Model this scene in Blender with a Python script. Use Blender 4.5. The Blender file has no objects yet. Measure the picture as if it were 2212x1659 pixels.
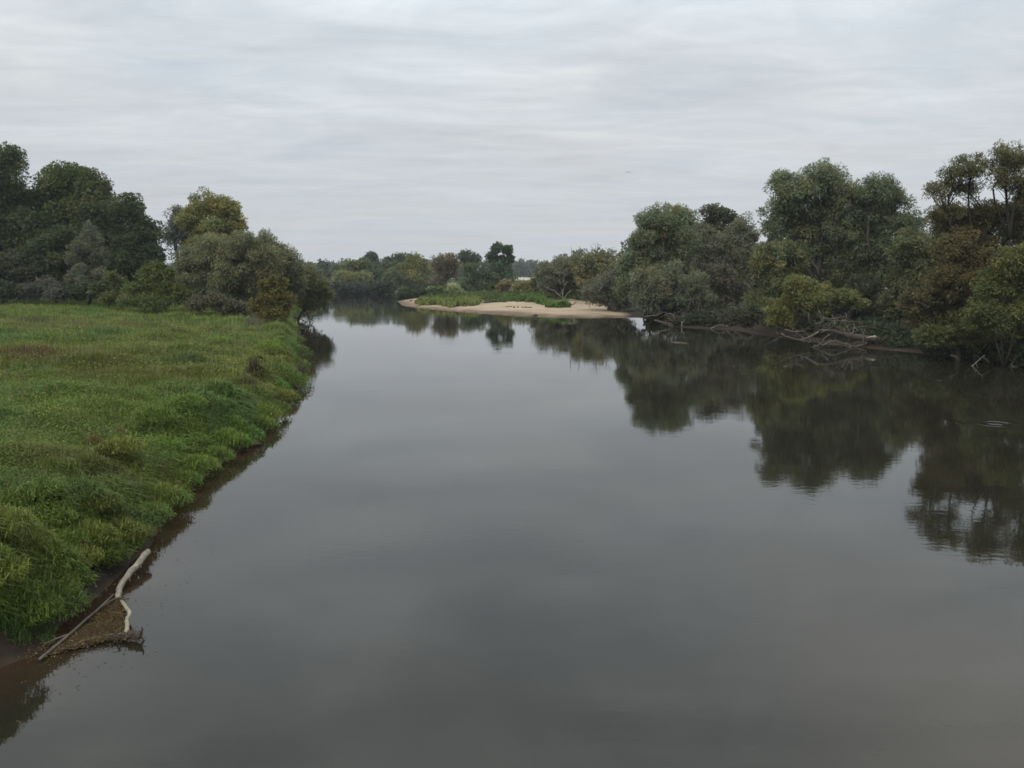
import bpy, math, random
import numpy as np
from mathutils import Vector

sc = bpy.context.scene
COL = sc.collection
rng = np.random.default_rng(7)
random.seed(7)

# ------------------------------------------------------------------ camera
F, CX, CY, CAMZ, HOR = 1916.0, 1106.0, 829.5, 7.0, 588.0
PITCH = math.atan((CY - HOR) / F)
cam = bpy.data.cameras.new('camera')
camo = bpy.data.objects.new('camera', cam)
COL.objects.link(camo)
camo.location = (0, 0, CAMZ)
camo.rotation_euler = (math.pi / 2 - PITCH, 0, 0)
cam.sensor_width = 36.0
cam.lens = 36.0 * F / 2212.0
cam.clip_end = 6000
cam.clip_start = 0.2
sc.camera = camo

# ------------------------------------------------------------------ sky, sun, exposure
SUN_DIR = Vector((-.42, -.62, .66)).normalized()   # towards the veiled sun: behind the camera, to the left
SUN_EL, SUN_ROT = math.asin(SUN_DIR.z), math.atan2(SUN_DIR.x, SUN_DIR.y)
world = bpy.data.worlds.new('World')
sc.world = world
world.use_nodes = True
nt = world.node_tree
nt.nodes.clear()
N = lambda t, x=nt: x.nodes.new(t)
def link(a, b, t=None):
    (t or nt).links.new(a, b)
def math_node(t, op, a, b=None, clamp=False):
    m = t.nodes.new('ShaderNodeMath'); m.operation = op; m.use_clamp = clamp
    for i, v in enumerate((a, b)):
        if v is None: continue
        if isinstance(v, (int, float)): m.inputs[i].default_value = v
        else: t.links.new(v, m.inputs[i])
    return m.outputs[0]
def mixc(t, fac, a, b, blend='MIX'):
    m = t.nodes.new('ShaderNodeMix'); m.data_type = 'RGBA'; m.blend_type = blend
    for i, v in ((0, fac), (6, a), (7, b)):
        if isinstance(v, (int, float)): m.inputs[i].default_value = v
        elif isinstance(v, (tuple, list)): m.inputs[i].default_value = (*v[:3], 1)
        else: t.links.new(v, m.inputs[i])
    return m.outputs[2]
def ramp(t, fac, stops):
    r = t.nodes.new('ShaderNodeValToRGB')
    e = r.color_ramp.elements
    while len(e) < len(stops): e.new(0.5)
    for el, (p, c) in zip(e, stops):
        el.position = p; el.color = (*c, 1) if len(c) == 3 else c
    t.links.new(fac, r.inputs[0])
    return r.outputs[0]

sky = N('ShaderNodeTexSky'); sky.sky_type = 'NISHITA'; sky.sun_disc = False
sky.sun_elevation = SUN_EL; sky.sun_rotation = SUN_ROT
tc = N('ShaderNodeTexCoord')
sep = N('ShaderNodeSeparateXYZ'); link(tc.outputs['Generated'], sep.inputs[0])
zz = math_node(nt, 'MAXIMUM', sep.outputs[2], 0.0)
zd = math_node(nt, 'ADD', zz, 0.07)
px = math_node(nt, 'DIVIDE', sep.outputs[0], zd)
py = math_node(nt, 'DIVIDE', sep.outputs[1], zd)
cmb = N('ShaderNodeCombineXYZ'); link(px, cmb.inputs[0]); link(py, cmb.inputs[1])
def cloud_noise(sx, sy, rot, detail, rough, dist):
    mp = N('ShaderNodeMapping'); mp.inputs['Scale'].default_value = (sx, sy, 1); mp.inputs['Rotation'].default_value = (0, 0, rot)
    link(cmb.outputs[0], mp.inputs[0])
    n = N('ShaderNodeTexNoise'); n.inputs['Scale'].default_value = 1; n.inputs['Detail'].default_value = detail
    n.inputs['Roughness'].default_value = rough; n.inputs['Distortion'].default_value = dist
    link(mp.outputs[0], n.inputs[0])
    return n.outputs[0]
n1 = cloud_noise(0.85, 1.5, 0.12, 6, 0.55, 0.9)
n2 = cloud_noise(1.9, 2.9, -0.22, 5, 0.58, 1.6)
nn = math_node(nt, 'ADD', math_node(nt, 'MULTIPLY', n1, 0.68), math_node(nt, 'MULTIPLY', n2, 0.32))
nn = math_node(nt, 'MULTIPLY', math_node(nt, 'SUBTRACT', nn, 0.5), math_node(nt, 'ADD', 0.32, math_node(nt, 'MULTIPLY', zz, 4.4)))
cfac = math_node(nt, 'ADD', nn, 0.5)
cloud = ramp(nt, cfac, [(0.30, (0.515, 0.555, 0.60)), (0.52, (0.615, 0.652, 0.683)), (0.72, (0.72, 0.755, 0.775))])
# soft rise in brightness with elevation, as an overcast sky has
grad = ramp(nt, zz, [(0.0, (0.92, 0.90, 0.92)), (0.10, (1.02, 1.0, 1.0)), (0.25, (1.17, 1.18, 1.18)), (0.55, (1.84, 1.87, 1.89)), (1.0, (2.65, 2.58, 2.48))])
tint = ramp(nt, cloud_noise(0.7, 0.8, 0.5, 3, 0.5, 0.5), [(0.36, (0.97, 0.995, 1.015)), (0.64, (1.025, 1.005, 0.985))])
cl = mixc(nt, 1.0, mixc(nt, 1.0, cloud, tint, 'MULTIPLY'), grad, 'MULTIPLY')
sc10 = mixc(nt, 1.0, cl, (10, 10, 10), 'MULTIPLY')
fin = mixc(nt, 0.95, sky.outputs[0], sc10)
bg = N('ShaderNodeBackground'); bg.inputs['Strength'].default_value = 0.1
link(fin, bg.inputs['Color'])
wo = N('ShaderNodeOutputWorld'); link(bg.outputs[0], wo.inputs['Surface'])

sl = bpy.data.lights.new('sun', 'SUN'); sl.energy = 1.5; sl.angle = math.radians(25); sl.color = (1.0, 0.97, 0.92)
so = bpy.data.objects.new('sun', sl); COL.objects.link(so)
so.rotation_euler = (-SUN_DIR).to_track_quat('-Z', 'Y').to_euler()

sc.view_settings.view_transform = 'Standard'
sc.view_settings.look = 'None'
sc.view_settings.gamma = 1
sc.view_settings.use_curve_mapping = False
sc.view_settings.exposure = 0.0
sc.render.engine = 'CYCLES'
sc.cycles.filter_width = 1.6
sc.cycles.max_bounces = 6
sc.cycles.volume_bounces = 1
sc.cycles.use_denoising = True

# ------------------------------------------------------------------ helpers
def ray(x, y):
    xc, yc = (x - CX) / F, -(y - CY) / F
    cp, sp = math.cos(PITCH), math.sin(PITCH)
    return np.array([xc, cp + yc * sp, -sp + yc * cp])
def at(x, y, Y):
    d = ray(x, y); t = Y / d[1]
    return np.array([d[0] * t, Y, CAMZ + d[2] * t])
def gp(x, y, z=0.0):
    d = ray(x, y); t = (z - CAMZ) / d[2]
    return np.array([d[0] * t, d[1] * t, z])

def tag(o, label=None, cat=None, group=None, kind=None):
    if label: o['label'] = label
    if cat: o['category'] = cat
    if group: o['group'] = group
    if kind: o['kind'] = kind
    return o
def empty(name, loc):
    o = bpy.data.objects.new(name, None); COL.objects.link(o); o.location = loc
    o.empty_display_size = 0.3
    return o
def make_mesh(name, verts, faces, mat, parent=None, cols=None, smooth=False):
    """faces: (n,k) int array, or list of such arrays; verts in world space"""
    verts = np.asarray(verts, dtype=np.float32)
    if parent is not None:
        verts = verts - np.array(parent.location, dtype=np.float32)
    if not isinstance(faces, list): faces = [faces]
    faces = [np.asarray(f, dtype=np.int32) for f in faces if len(f)]
    me = bpy.data.meshes.new(name)
    me.vertices.add(len(verts)); me.vertices.foreach_set('co', verts.ravel())
    nl = sum(f.size for f in faces); npoly = sum(len(f) for f in faces)
    me.loops.add(nl); me.polygons.add(npoly)
    me.loops.foreach_set('vertex_index', np.concatenate([f.ravel() for f in faces]))
    tot = np.concatenate([np.full(len(f), f.shape[1], dtype=np.int32) for f in faces])
    st = np.concatenate([[0], np.cumsum(tot)[:-1]]).astype(np.int32)
    me.polygons.foreach_set('loop_start', st)
    if smooth: me.polygons.foreach_set('use_smooth', np.ones(npoly, dtype=bool))
    me.update(calc_edges=True)
    if cols is not None:
        a = me.color_attributes.new('col', 'FLOAT_COLOR', 'POINT')
        c = np.ones((len(verts), 4), dtype=np.float32); c[:, :3] = cols
        a.data.foreach_set('color', c.ravel())
    me.materials.append(mat)
    o = bpy.data.objects.new(name, me); COL.objects.link(o)
    if parent is not None: o.parent = parent
    return o

def smooth_path(pts, n):
    """Catmull-Rom resampling"""
    p = np.asarray(pts, float)
    if len(p) < 3:
        t = np.linspace(0, 1, n)[:, None]; return p[0] * (1 - t) + p[-1] * t
    q = np.vstack([2 * p[0] - p[1], p, 2 * p[-1] - p[-2]])
    s = np.linspace(0, len(p) - 1 - 1e-6, n)
    i = s.astype(int); t = (s - i)[:, None]
    a, b, c, d = q[i], q[i + 1], q[i + 2], q[i + 3]
    return 0.5 * (2 * b + (c - a) * t + (2 * a - 5 * b + 4 * c - d) * t ** 2 + (3 * b - a - 3 * c + d) * t ** 3)
class Tubes:
    def __init__(s): s.v, s.f, s.c, s.n = [], [], [], 0
    def add(s, pts, r0, r1, n=8, seg=6, wob=0.0, bump=0.12, col=(.1, .1, .1)):
        p = smooth_path(pts, n)
        if wob: p[1:-1] += rng.normal(0, wob, (n - 2, 3))
        d = np.gradient(p, axis=0); d /= np.linalg.norm(d, axis=1)[:, None] + 1e-9
        up = np.where(np.abs(d[:, 2:3]) < .9, [[0, 0, 1.]], [[1., 0, 0]])
        a = np.cross(d, up); a /= np.linalg.norm(a, axis=1)[:, None] + 1e-9
        b = np.cross(d, a)
        r = np.linspace(r0, r1, n)
        th = np.linspace(0, 2 * np.pi, seg, endpoint=False)
        rr = r[:, None] * (1 + rng.normal(0, bump, (n, seg)))
        v = p[:, None] + rr[..., None] * (np.cos(th)[None, :, None] * a[:, None] + np.sin(th)[None, :, None] * b[:, None])
        v = v.reshape(-1, 3)
        i = np.arange(n - 1)[:, None] * seg; j = np.arange(seg)[None]; k = (j + 1) % seg
        f = np.stack([i + j, i + k, i + seg + k, i + seg + j], -1).reshape(-1, 4)
        v = np.vstack([v, p[0], p[-1]])
        c0, c1 = n * seg, n * seg + 1
        cap = np.concatenate([np.stack([np.full(seg, c0), k[0], j[0], j[0]], -1), np.stack([np.full(seg, c1), (n - 1) * seg + j[0], (n - 1) * seg + k[0], (n - 1) * seg + k[0]], -1)])
        s.v.append(v); s.f.append((f + s.n, cap[:, :3] + s.n)); s.n += len(v)
        s.c.append(np.tile(col, (len(v), 1)) * (1 + rng.normal(0, .1, (len(v), 1))))
        return p
    def build(s, name, mat, parent=None):
        return make_mesh(name, np.vstack(s.v), [np.vstack([f[0] for f in s.f]), np.vstack([f[1] for f in s.f])], mat, parent, np.clip(np.vstack(s.c), 0, 1), smooth=True)

# value noise used for heights and colours
_tab = rng.random((256, 256))
def vnoise(x, y, s=1.0, o=0):
    x = np.asarray(x) / s + 37.3 * o + 500; y = np.asarray(y) / s + 11.7 * o + 500
    xi, yi = np.floor(x).astype(int), np.floor(y).astype(int)
    fx, fy = x - xi, y - yi
    fx = fx * fx * (3 - 2 * fx); fy = fy * fy * (3 - 2 * fy)
    g = lambda a, b: _tab[a & 255, b & 255]
    return (g(xi, yi) * (1 - fx) + g(xi + 1, yi) * fx) * (1 - fy) + (g(xi, yi + 1) * (1 - fx) + g(xi + 1, yi + 1) * fx) * fy

# ------------------------------------------------------------------ materials
def vcol_mat(name, rough=0.8, trans=0.0, spec=0.2, noise=None):
    m = bpy.data.materials.new(name); m.use_nodes = True
    t = m.node_tree; t.nodes.clear()
    out = t.nodes.new('ShaderNodeOutputMaterial')
    at_ = t.nodes.new('ShaderNodeAttribute'); at_.attribute_name = 'col'
    c = at_.outputs['Color']
    p = t.nodes.new('ShaderNodeBsdfPrincipled')
    if noise:
        g = t.nodes.new('ShaderNodeNewGeometry')
        no = t.nodes.new('ShaderNodeTexNoise'); no.inputs['Scale'].default_value = noise[0]; no.inputs['Detail'].default_value = 6
        no.inputs['Roughness'].default_value = 0.65
        t.links.new(g.outputs['Position'], no.inputs['Vector'])
        k = ramp(t, no.outputs[0], [(0.25, (1 - noise[1],) * 3), (0.75, (1 + noise[1],) * 3)])
        c = mixc(t, 1.0, c, k, 'MULTIPLY')
        bu = t.nodes.new('ShaderNodeBump'); bu.inputs['Strength'].default_value = 0.6; bu.inputs['Distance'].default_value = noise[2]
        t.links.new(no.outputs[0], bu.inputs['Height']); t.links.new(bu.outputs[0], p.inputs['Normal'])
    t.links.new(c, p.inputs['Base Color'])
    p.inputs['Roughness'].default_value = rough
    p.inputs['Specular IOR Level'].default_value = spec
    if trans:
        tr = t.nodes.new('ShaderNodeBsdfTranslucent'); t.links.new(c, tr.inputs['Color'])
        ms = t.nodes.new('ShaderNodeMixShader'); ms.inputs[0].default_value = trans
        t.links.new(p.outputs[0], ms.inputs[1]); t.links.new(tr.outputs[0], ms.inputs[2])
        t.links.new(ms.outputs[0], out.inputs['Surface'])
    else:
        t.links.new(p.outputs[0], out.inputs['Surface'])
    return m
M_leaf = vcol_mat('leaf', 0.65, 0.4, 0.12)
M_grass = vcol_mat('grass', 0.6, 0.25, 0.2)
M_bark = vcol_mat('bark', 0.9, 0, 0.1, (6.0, 0.35, 0.03))
M_wood = vcol_mat('driftwood', 0.75, 0, 0.2, (9.0, 0.45, 0.02))
M_ground = vcol_mat('ground', 0.95, 0, 0.1, (1.3, 0.30, 0.06))
M_stone = vcol_mat('stone', 0.9, 0, 0.15, (5.0, 0.3, 0.03))
M_feather = vcol_mat('feather', 0.8, 0, 0.1)

def water_material():
    m = bpy.data.materials.new('river_water'); m.use_nodes = True
    t = m.node_tree; t.nodes.clear()
    out = t.nodes.new('ShaderNodeOutputMaterial')
    p = t.nodes.new('ShaderNodeBsdfPrincipled')
    a = t.nodes.new('ShaderNodeAttribute'); a.attribute_name = 'col'
    t.links.new(a.outputs['Color'], p.inputs['Base Color'])
    p.inputs['Roughness'].default_value = 0.01
    p.inputs['IOR'].default_value = 1.333
    g = t.nodes.new('ShaderNodeNewGeometry')
    def noise(sx, sy, det, dist=0.3):
        mp = t.nodes.new('ShaderNodeMapping'); mp.inputs['Scale'].default_value = (sx, sy, 1)
        t.links.new(g.outputs['Position'], mp.inputs[0])
        n = t.nodes.new('ShaderNodeTexNoise'); n.inputs['Scale'].default_value = 1; n.inputs['Detail'].default_value = det
        n.inputs['Distortion'].default_value = dist
        t.links.new(mp.outputs[0], n.inputs[0]); return n.outputs[0]
    fine = noise(2.6, 4.2, 3)
    mid = noise(0.35, 0.6, 2)
    mask = ramp(t, noise(0.012, 0.05, 3, 1.0), [(0.45, (0.22,) * 3), (0.66, (1.0,) * 3)])
    h = math_node(t, 'MULTIPLY', fine, 0.0034)
    h = math_node(t, 'MULTIPLY', h, mask)
    h = math_node(t, 'ADD', h, math_node(t, 'MULTIPLY', mid, 0.0032))
    # two small rings of ripples near the right bank
    for (rx, ry, amp) in RINGS:
        sub = t.nodes.new('ShaderNodeVectorMath'); sub.operation = 'DISTANCE'
        t.links.new(g.outputs['Position'], sub.inputs[0]); sub.inputs[1].default_value = (rx, ry, 0)
        d = sub.outputs['Value']
        s = math_node(t, 'SINE', math_node(t, 'MULTIPLY', d, 10.0))
        fall = math_node(t, 'POWER', 2.718, math_node(t, 'MULTIPLY', math_node(t, 'MULTIPLY', d, d), -1.0))
        h = math_node(t, 'ADD', h, math_node(t, 'MULTIPLY', math_node(t, 'MULTIPLY', s, fall), amp))
    b = t.nodes.new('ShaderNodeBump'); b.inputs['Strength'].default_value = 1.0; b.inputs['Distance'].default_value = 1.0
    t.links.new(h, b.inputs['Height']); t.links.new(b.outputs[0], p.inputs['Normal'])
    t.links.new(p.outputs[0], out.inputs['Surface'])
    return m
_r1, _r2 = gp(2037, 822), gp(2152, 915)
RINGS = [(_r1[0], _r1[1], 0.035), (_r2[0], _r2[1], 0.035)]
M_water = water_material()

# ------------------------------------------------------------------ river outline and terrain height
L_px = [(0, 1440), (70, 1415), (95, 1385), (120, 1350), (190, 1300), (262, 1235), (318, 1180), (345, 1135), (395, 1070), (445, 1025),
        (505, 982), (560, 945), (596, 905), (612, 868), (642, 838), (650, 800), (648, 760), (646, 726), (648, 712), (634, 702), (630, 693), (642, 683), (668, 673), (694, 663), (706, 656)]
F_px = [(720, 633), (800, 634), (850, 637), (872, 642)]
S_px = [(857, 651), (868, 661), (920, 668), (1000, 675), (1100, 682), (1180, 686), (1290, 686), (1365, 684)]
R_px = [(1400, 690), (1450, 706), (1510, 709), (1580, 712), (1630, 722), (1690, 731), (1750, 738), (1830, 747), (1910, 756), (1980, 762), (2090, 776), (2212, 793), (2420, 835)]
pts, tags = [], []
def addp(p, t): pts.append((p[0], p[1])); tags.append(t)
for p in ((-16, -80), (-13, 0), (-11.6, 10)): addp(p, 0)
for p in L_px: addp(gp(*p), 0)
for p in ((-60, 205), (-110, 240), (-220, 260), (-700, 290)): addp(p, 0)
for p in ((-700, 345), (-220, 322), (-100, 314)): addp(p, 1)
for p in F_px: addp(gp(*p), 1)
for p in S_px: addp(gp(*p), 2)
for p in R_px: addp(gp(*p), 3)
for p in ((37, 30), (38, 0), (40, -80)): addp(p, 3)
P = np.array(pts); T = np.array(tags); Q = np.roll(P, -1, axis=0)
def river_sd(x, y):
    """distance to each kind of bank, and inside-the-river flag"""
    x = np.asarray(x, float).ravel(); y = np.asarray(y, float).ravel()
    D = np.full((4, len(x)), 1e9); ins = np.zeros(len(x), bool)
    for (ax, ay), (bx, by), t in zip(P, Q, T):
        dx, dy = bx - ax, by - ay
        u = np.clip(((x - ax) * dx + (y - ay) * dy) / (dx * dx + dy * dy + 1e-12), 0, 1)
        D[t] = np.minimum(D[t], np.hypot(x - ax - u * dx, y - ay - u * dy))
        c = ((ay > y) != (by > y))
        with np.errstate(divide='ignore', invalid='ignore'):
            ins ^= c & (x < (bx - ax) * (y - ay) / (by - ay) + ax)
    return D, ins
PROF = [([0, .3, .8, 1.6, 4, 15, 35, 60, 200], [0, .2, .75, 1.1, 1.5, 2.05, 2.75, 3.1, 3.2]),
        ([0, 2, 5, 20, 100], [0, .5, 1.0, 1.6, 1.9]),
        ([0, 2, 10, 40, 100], [0, .22, .42, .75, 1.3]),
        ([0, 1.5, 4, 12, 40], [0, .25, .6, 1.2, 1.9])]
# vegetation mounds along the left bank and over the meadow
MOUNDS = []
for i in range(3, 3 + len(L_px) - 1):
    a, b = P[i], P[i + 1]; n = max(1, int(np.linalg.norm(b - a) / 1.5))
    nrm = np.array([-(b - a)[1], (b - a)[0]]); nrm /= np.linalg.norm(nrm) + 1e-9
    for k in range(n):
        q = a + (b - a) * (k + random.random()) / n + nrm * random.uniform(1.0, 2.4)
        MOUNDS.append((q[0], q[1], random.choice((-.25, .3, .5, .7, .85)) * random.uniform(.7, 1.1), random.uniform(.55, 1.1)))
for k in range(340):
    y = 18 + 100 * random.random(); x = -13 - y * 0.5 * random.random() - (y > 60) * 8
    MOUNDS.append((x, y, random.uniform(-.28, .5), random.uniform(.7, 2.4)))
def height(x, y, full=False):
    shp = np.shape(x)
    x = np.asarray(x, float).ravel(); y = np.asarray(y, float).ravel()
    D, ins = river_sd(x, y)
    w = 1 / (D + 1.5) ** 3; w /= w.sum(0)
    d = D.min(0)
    hl = sum(w[t] * np.interp(d, *PROF[t]) for t in range(4))
    hw = np.interp(d, [0, 3, 10], [0, -.7, -1.8])
    h = np.where(ins, hw, hl)
    land = (~ins) * np.clip(d / 2.0, 0, 1)
    h = h + land * ((vnoise(x, y, 7, 1) - .5) * .35 + (vnoise(x, y, 2.2, 2) - .5) * .12 * (w[2] < .5)) * (1 - .6 * w[2])
    near = (w[0] > .6) & (~ins) & (y < 125) & (y > 5)
    idx = np.where(near)[0]
    if len(idx):
        xx, yy = x[idx], y[idx]; m = np.zeros(len(idx))
        for mx, my, mh, mr in MOUNDS:
            s = (np.abs(xx - mx) < 3 * mr) & (np.abs(yy - my) < 3 * mr)
            if s.any(): m[s] = np.maximum(m[s], mh * np.exp(-((xx[s] - mx) ** 2 + (yy[s] - my) ** 2) / (mr * mr))) if mh > 0 else m[s] + mh * np.exp(-((xx[s] - mx) ** 2 + (yy[s] - my) ** 2) / (mr * mr))
        h[idx] += m * np.clip((d[idx] - .6) / .6, 0, 1)
    if full: return h.reshape(shp), d.reshape(shp), ins.reshape(shp), w
    return h.reshape(shp)

def onground(px_, py_):
    dr = ray(px_, py_); t = np.linspace(12, 320, 3000); q = np.array([0, 0, CAMZ]) + dr * t[:, None]
    h = np.maximum(height(q[:, 0], q[:, 1]), 0)
    i = int(np.argmax(q[:, 2] <= h))
    return np.array([q[i, 0], q[i, 1], h[i]])
# ------------------------------------------------------------------ ground
def sgrid(c, s, lo, hi, n): return c + s * np.sinh(np.linspace(lo, hi, n))
gx = sgrid(-10, 9, -5.6, 5.6, 340); gy = sgrid(18, 14, -1.9, 5.6, 330)
X, Y = np.meshgrid(gx, gy)
Z, DD, INS, W = height(X, Y, True)
x, y, z, d, ins = X.ravel(), Y.ravel(), Z.ravel(), DD.ravel(), INS.ravel()
c_soil = np.array([.035, .048, .018]); c_mud = np.array([.026, .019, .014]); c_sand = np.array([.345, .268, .185]); c_wet = np.array([.135, .095, .066])
c_red = np.array([.034, .024, .019]); c_lit = np.array([.04, .042, .022]); c_green = np.array([.07, .11, .03])
def lerp(a, b, t): t = np.clip(t, 0, 1)[:, None]; return a * (1 - t) + b * t
cL = lerp(np.tile(c_mud, (len(x), 1)), c_soil, (d - .6) / .5)
n5 = vnoise(x, y, 5, 3); n1_ = vnoise(x, y, 25, 4)
sandv = c_sand * (0.82 + .3 * n5[:, None]) * (0.9 + .2 * n1_[:, None])
cS = lerp(lerp(np.tile(c_wet, (len(x), 1)), sandv, (z - .10 - .16 * vnoise(x, y, 4, 6)) / .14), np.tile(c_green, (len(x), 1)), np.maximum((d - 28 - 8 * n5) / 4, np.where(x > -21, (y - 186 - 9 * n5) / 3, -1)))
cR = lerp(np.tile(c_red, (len(x), 1)), c_lit, (d - 3.0) / 2.5)
ws = W[2][:, None]; wl = W[0][:, None]
ws = ws * np.clip((20 - x) / 4, 0, 1)[:, None]
C = cL * (wl > .5) + (1 - (wl > .5)) * np.where(ws > .45, cS, cR)
C = np.where(((ws > .3) & (ws <= .45) & (wl <= .5)), cS * .5 + cR * .5, C)
C[ins] = np.array([.05, .038, .026])
fld = (y > 560) & (~ins) & (x > -14) & (x < 40)
C[(y > 430) & (~ins)] = np.array([.05, .06, .025])
C[fld] = np.array([.38, .36, .27]) * (0.9 + .2 * n1_[fld][:, None])
mead = (y > 250) & (y <= 430) & (d > 15)
C[mead] = np.array([.12, .13, .05])
ny, nx = X.shape
i = (np.arange(ny - 1)[:, None] * nx + np.arange(nx - 1)[None]).ravel()
ground = make_mesh('ground', np.stack([x, y, z], -1), np.stack([i, i + 1, i + nx + 1, i + nx], -1), M_ground, cols=C, smooth=True)
ground['kind'] = 'structure'

# ------------------------------------------------------------------ water
wx = sgrid(-10, 9, -5.4, 5.4, 170); wy = sgrid(18, 14, -2.2, 5.4, 170)
X, Y = np.meshgrid(wx, wy); x, y = X.ravel(), Y.ravel()
D, ins = river_sd(x, y); d = D.min(0)
deep = np.array([.0165, .0152, .0100]); shal = np.array([.034, .020, .012])
C = lerp(np.tile(shal, (len(x), 1)), deep, np.where(D[0] < 6, (d - .1) / 1.5, 1.0))
brown = np.clip((vnoise(x, y, 9, 7) - .45) * 2.5, 0, 1) * np.clip((26 - y) / 10, 0, 1) * np.clip((x - 0) / 5, 0, 1)
C = lerp(C, np.array([.044, .037, .025]), brown)
ny, nx = X.shape; i = (np.arange(ny - 1)[:, None] * nx + np.arange(nx - 1)[None]).ravel()
water = make_mesh('water', np.stack([x, y, np.zeros_like(x)], -1), np.stack([i, i + 1, i + nx + 1, i + nx], -1), M_water, cols=C, smooth=True)
water['kind'] = 'structure'

# ------------------------------------------------------------------ foliage
def unit(v): return v / (np.linalg.norm(v, axis=-1, keepdims=True) + 1e-9)
def leaves_mesh(pos, dirs, nrm, ln, wd, tri_only=False):
    """diamond leaves: pos (n,3) base, dirs along, nrm normal"""
    dirs = unit(dirs); s = unit(np.cross(dirs, nrm))
    ln = ln[:, None]; wd = wd[:, None]
    n2 = np.cross(s, dirs)
    if tri_only:   # one slim triangle each: crowns of many thousand leaves a few pixels long
        v = np.stack([pos, pos + dirs * ln * .62 + s * wd * .62, pos + dirs * ln - s * wd * .38], 1).reshape(-1, 3)
        return v, np.arange(len(pos) * 3).reshape(-1, 3)
    v = np.stack([pos, pos + dirs * ln * .45 + s * wd * .5 + n2 * wd * .12, pos + dirs * ln, pos + dirs * ln * .45 - s * wd * .5 + n2 * wd * .12], 1).reshape(-1, 3)
    f = np.arange(len(pos) * 4).reshape(-1, 4)
    return v, f
def lobe_leaves(c, R, dens, leaf, asp, droop, col, cvar, clump=.3, fill=.25, open_=0.0):
    """leaves of one ellipsoidal mass: clumps spread through it, leaves on each clump"""
    r = (R[0] * R[1] * R[2]) ** (1 / 3)
    cr = clump * r
    m = int(max(10, 3.4 / clump ** 2))
    u = unit(rng.normal(size=(m, 3)))
    rad = 1 - (rng.random(m) ** 1.6) * .75
    cc = c + u * R * rad[:, None] * (1 - clump * .55)
    area = 4 * np.pi * cr * cr
    per = int(dens * area / (leaf * leaf / asp * .5) * .56)
    per = max(24, min(per, 1100))
    keep = rng.random(m) > open_
    cc = cc[keep]; m = len(cc)
    szc = rng.uniform(.65, 1.3, m)
    n = m * per
    ci = np.repeat(np.arange(m), per)
    v = unit(rng.normal(size=(n, 3)) + np.array([0, 0, .45]))
    rr = np.where(rng.random(n) < fill, rng.random(n) ** .5, rng.uniform(.75, 1.15, n))
    sc_ = np.array([1.0, 1.0, .8]) * cr
    pos = cc[ci] + v * rr[:, None] * sc_ * szc[ci][:, None]
    dirs = v * .7 + rng.normal(0, .55, (n, 3)) + np.array([0, 0, -droop])
    nrm = v + np.array([0, 0, .5]) + rng.normal(0, .38, (n, 3))
    ln = leaf * rng.uniform(.65, 1.35, n)
    V, Fc = leaves_mesh(pos, dirs, nrm, ln, ln / asp * 1.1, True)
    kc = 1 + rng.normal(0, cvar, m)
    hue = rng.normal(0, cvar * .5, m)
    cl = np.array(col)[None] * np.array([1.98, 1.84, 1.70]) * kc[ci][:, None] * (1 + rng.normal(0, .14, n))[:, None]
    cl = cl * np.stack([1 + hue[ci] + rng.normal(0, .07, n), np.ones(n), 1 - hue[ci] * .6], -1)
    return V, Fc, np.repeat(np.clip(cl, .004, .6), 3, 0)

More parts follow.
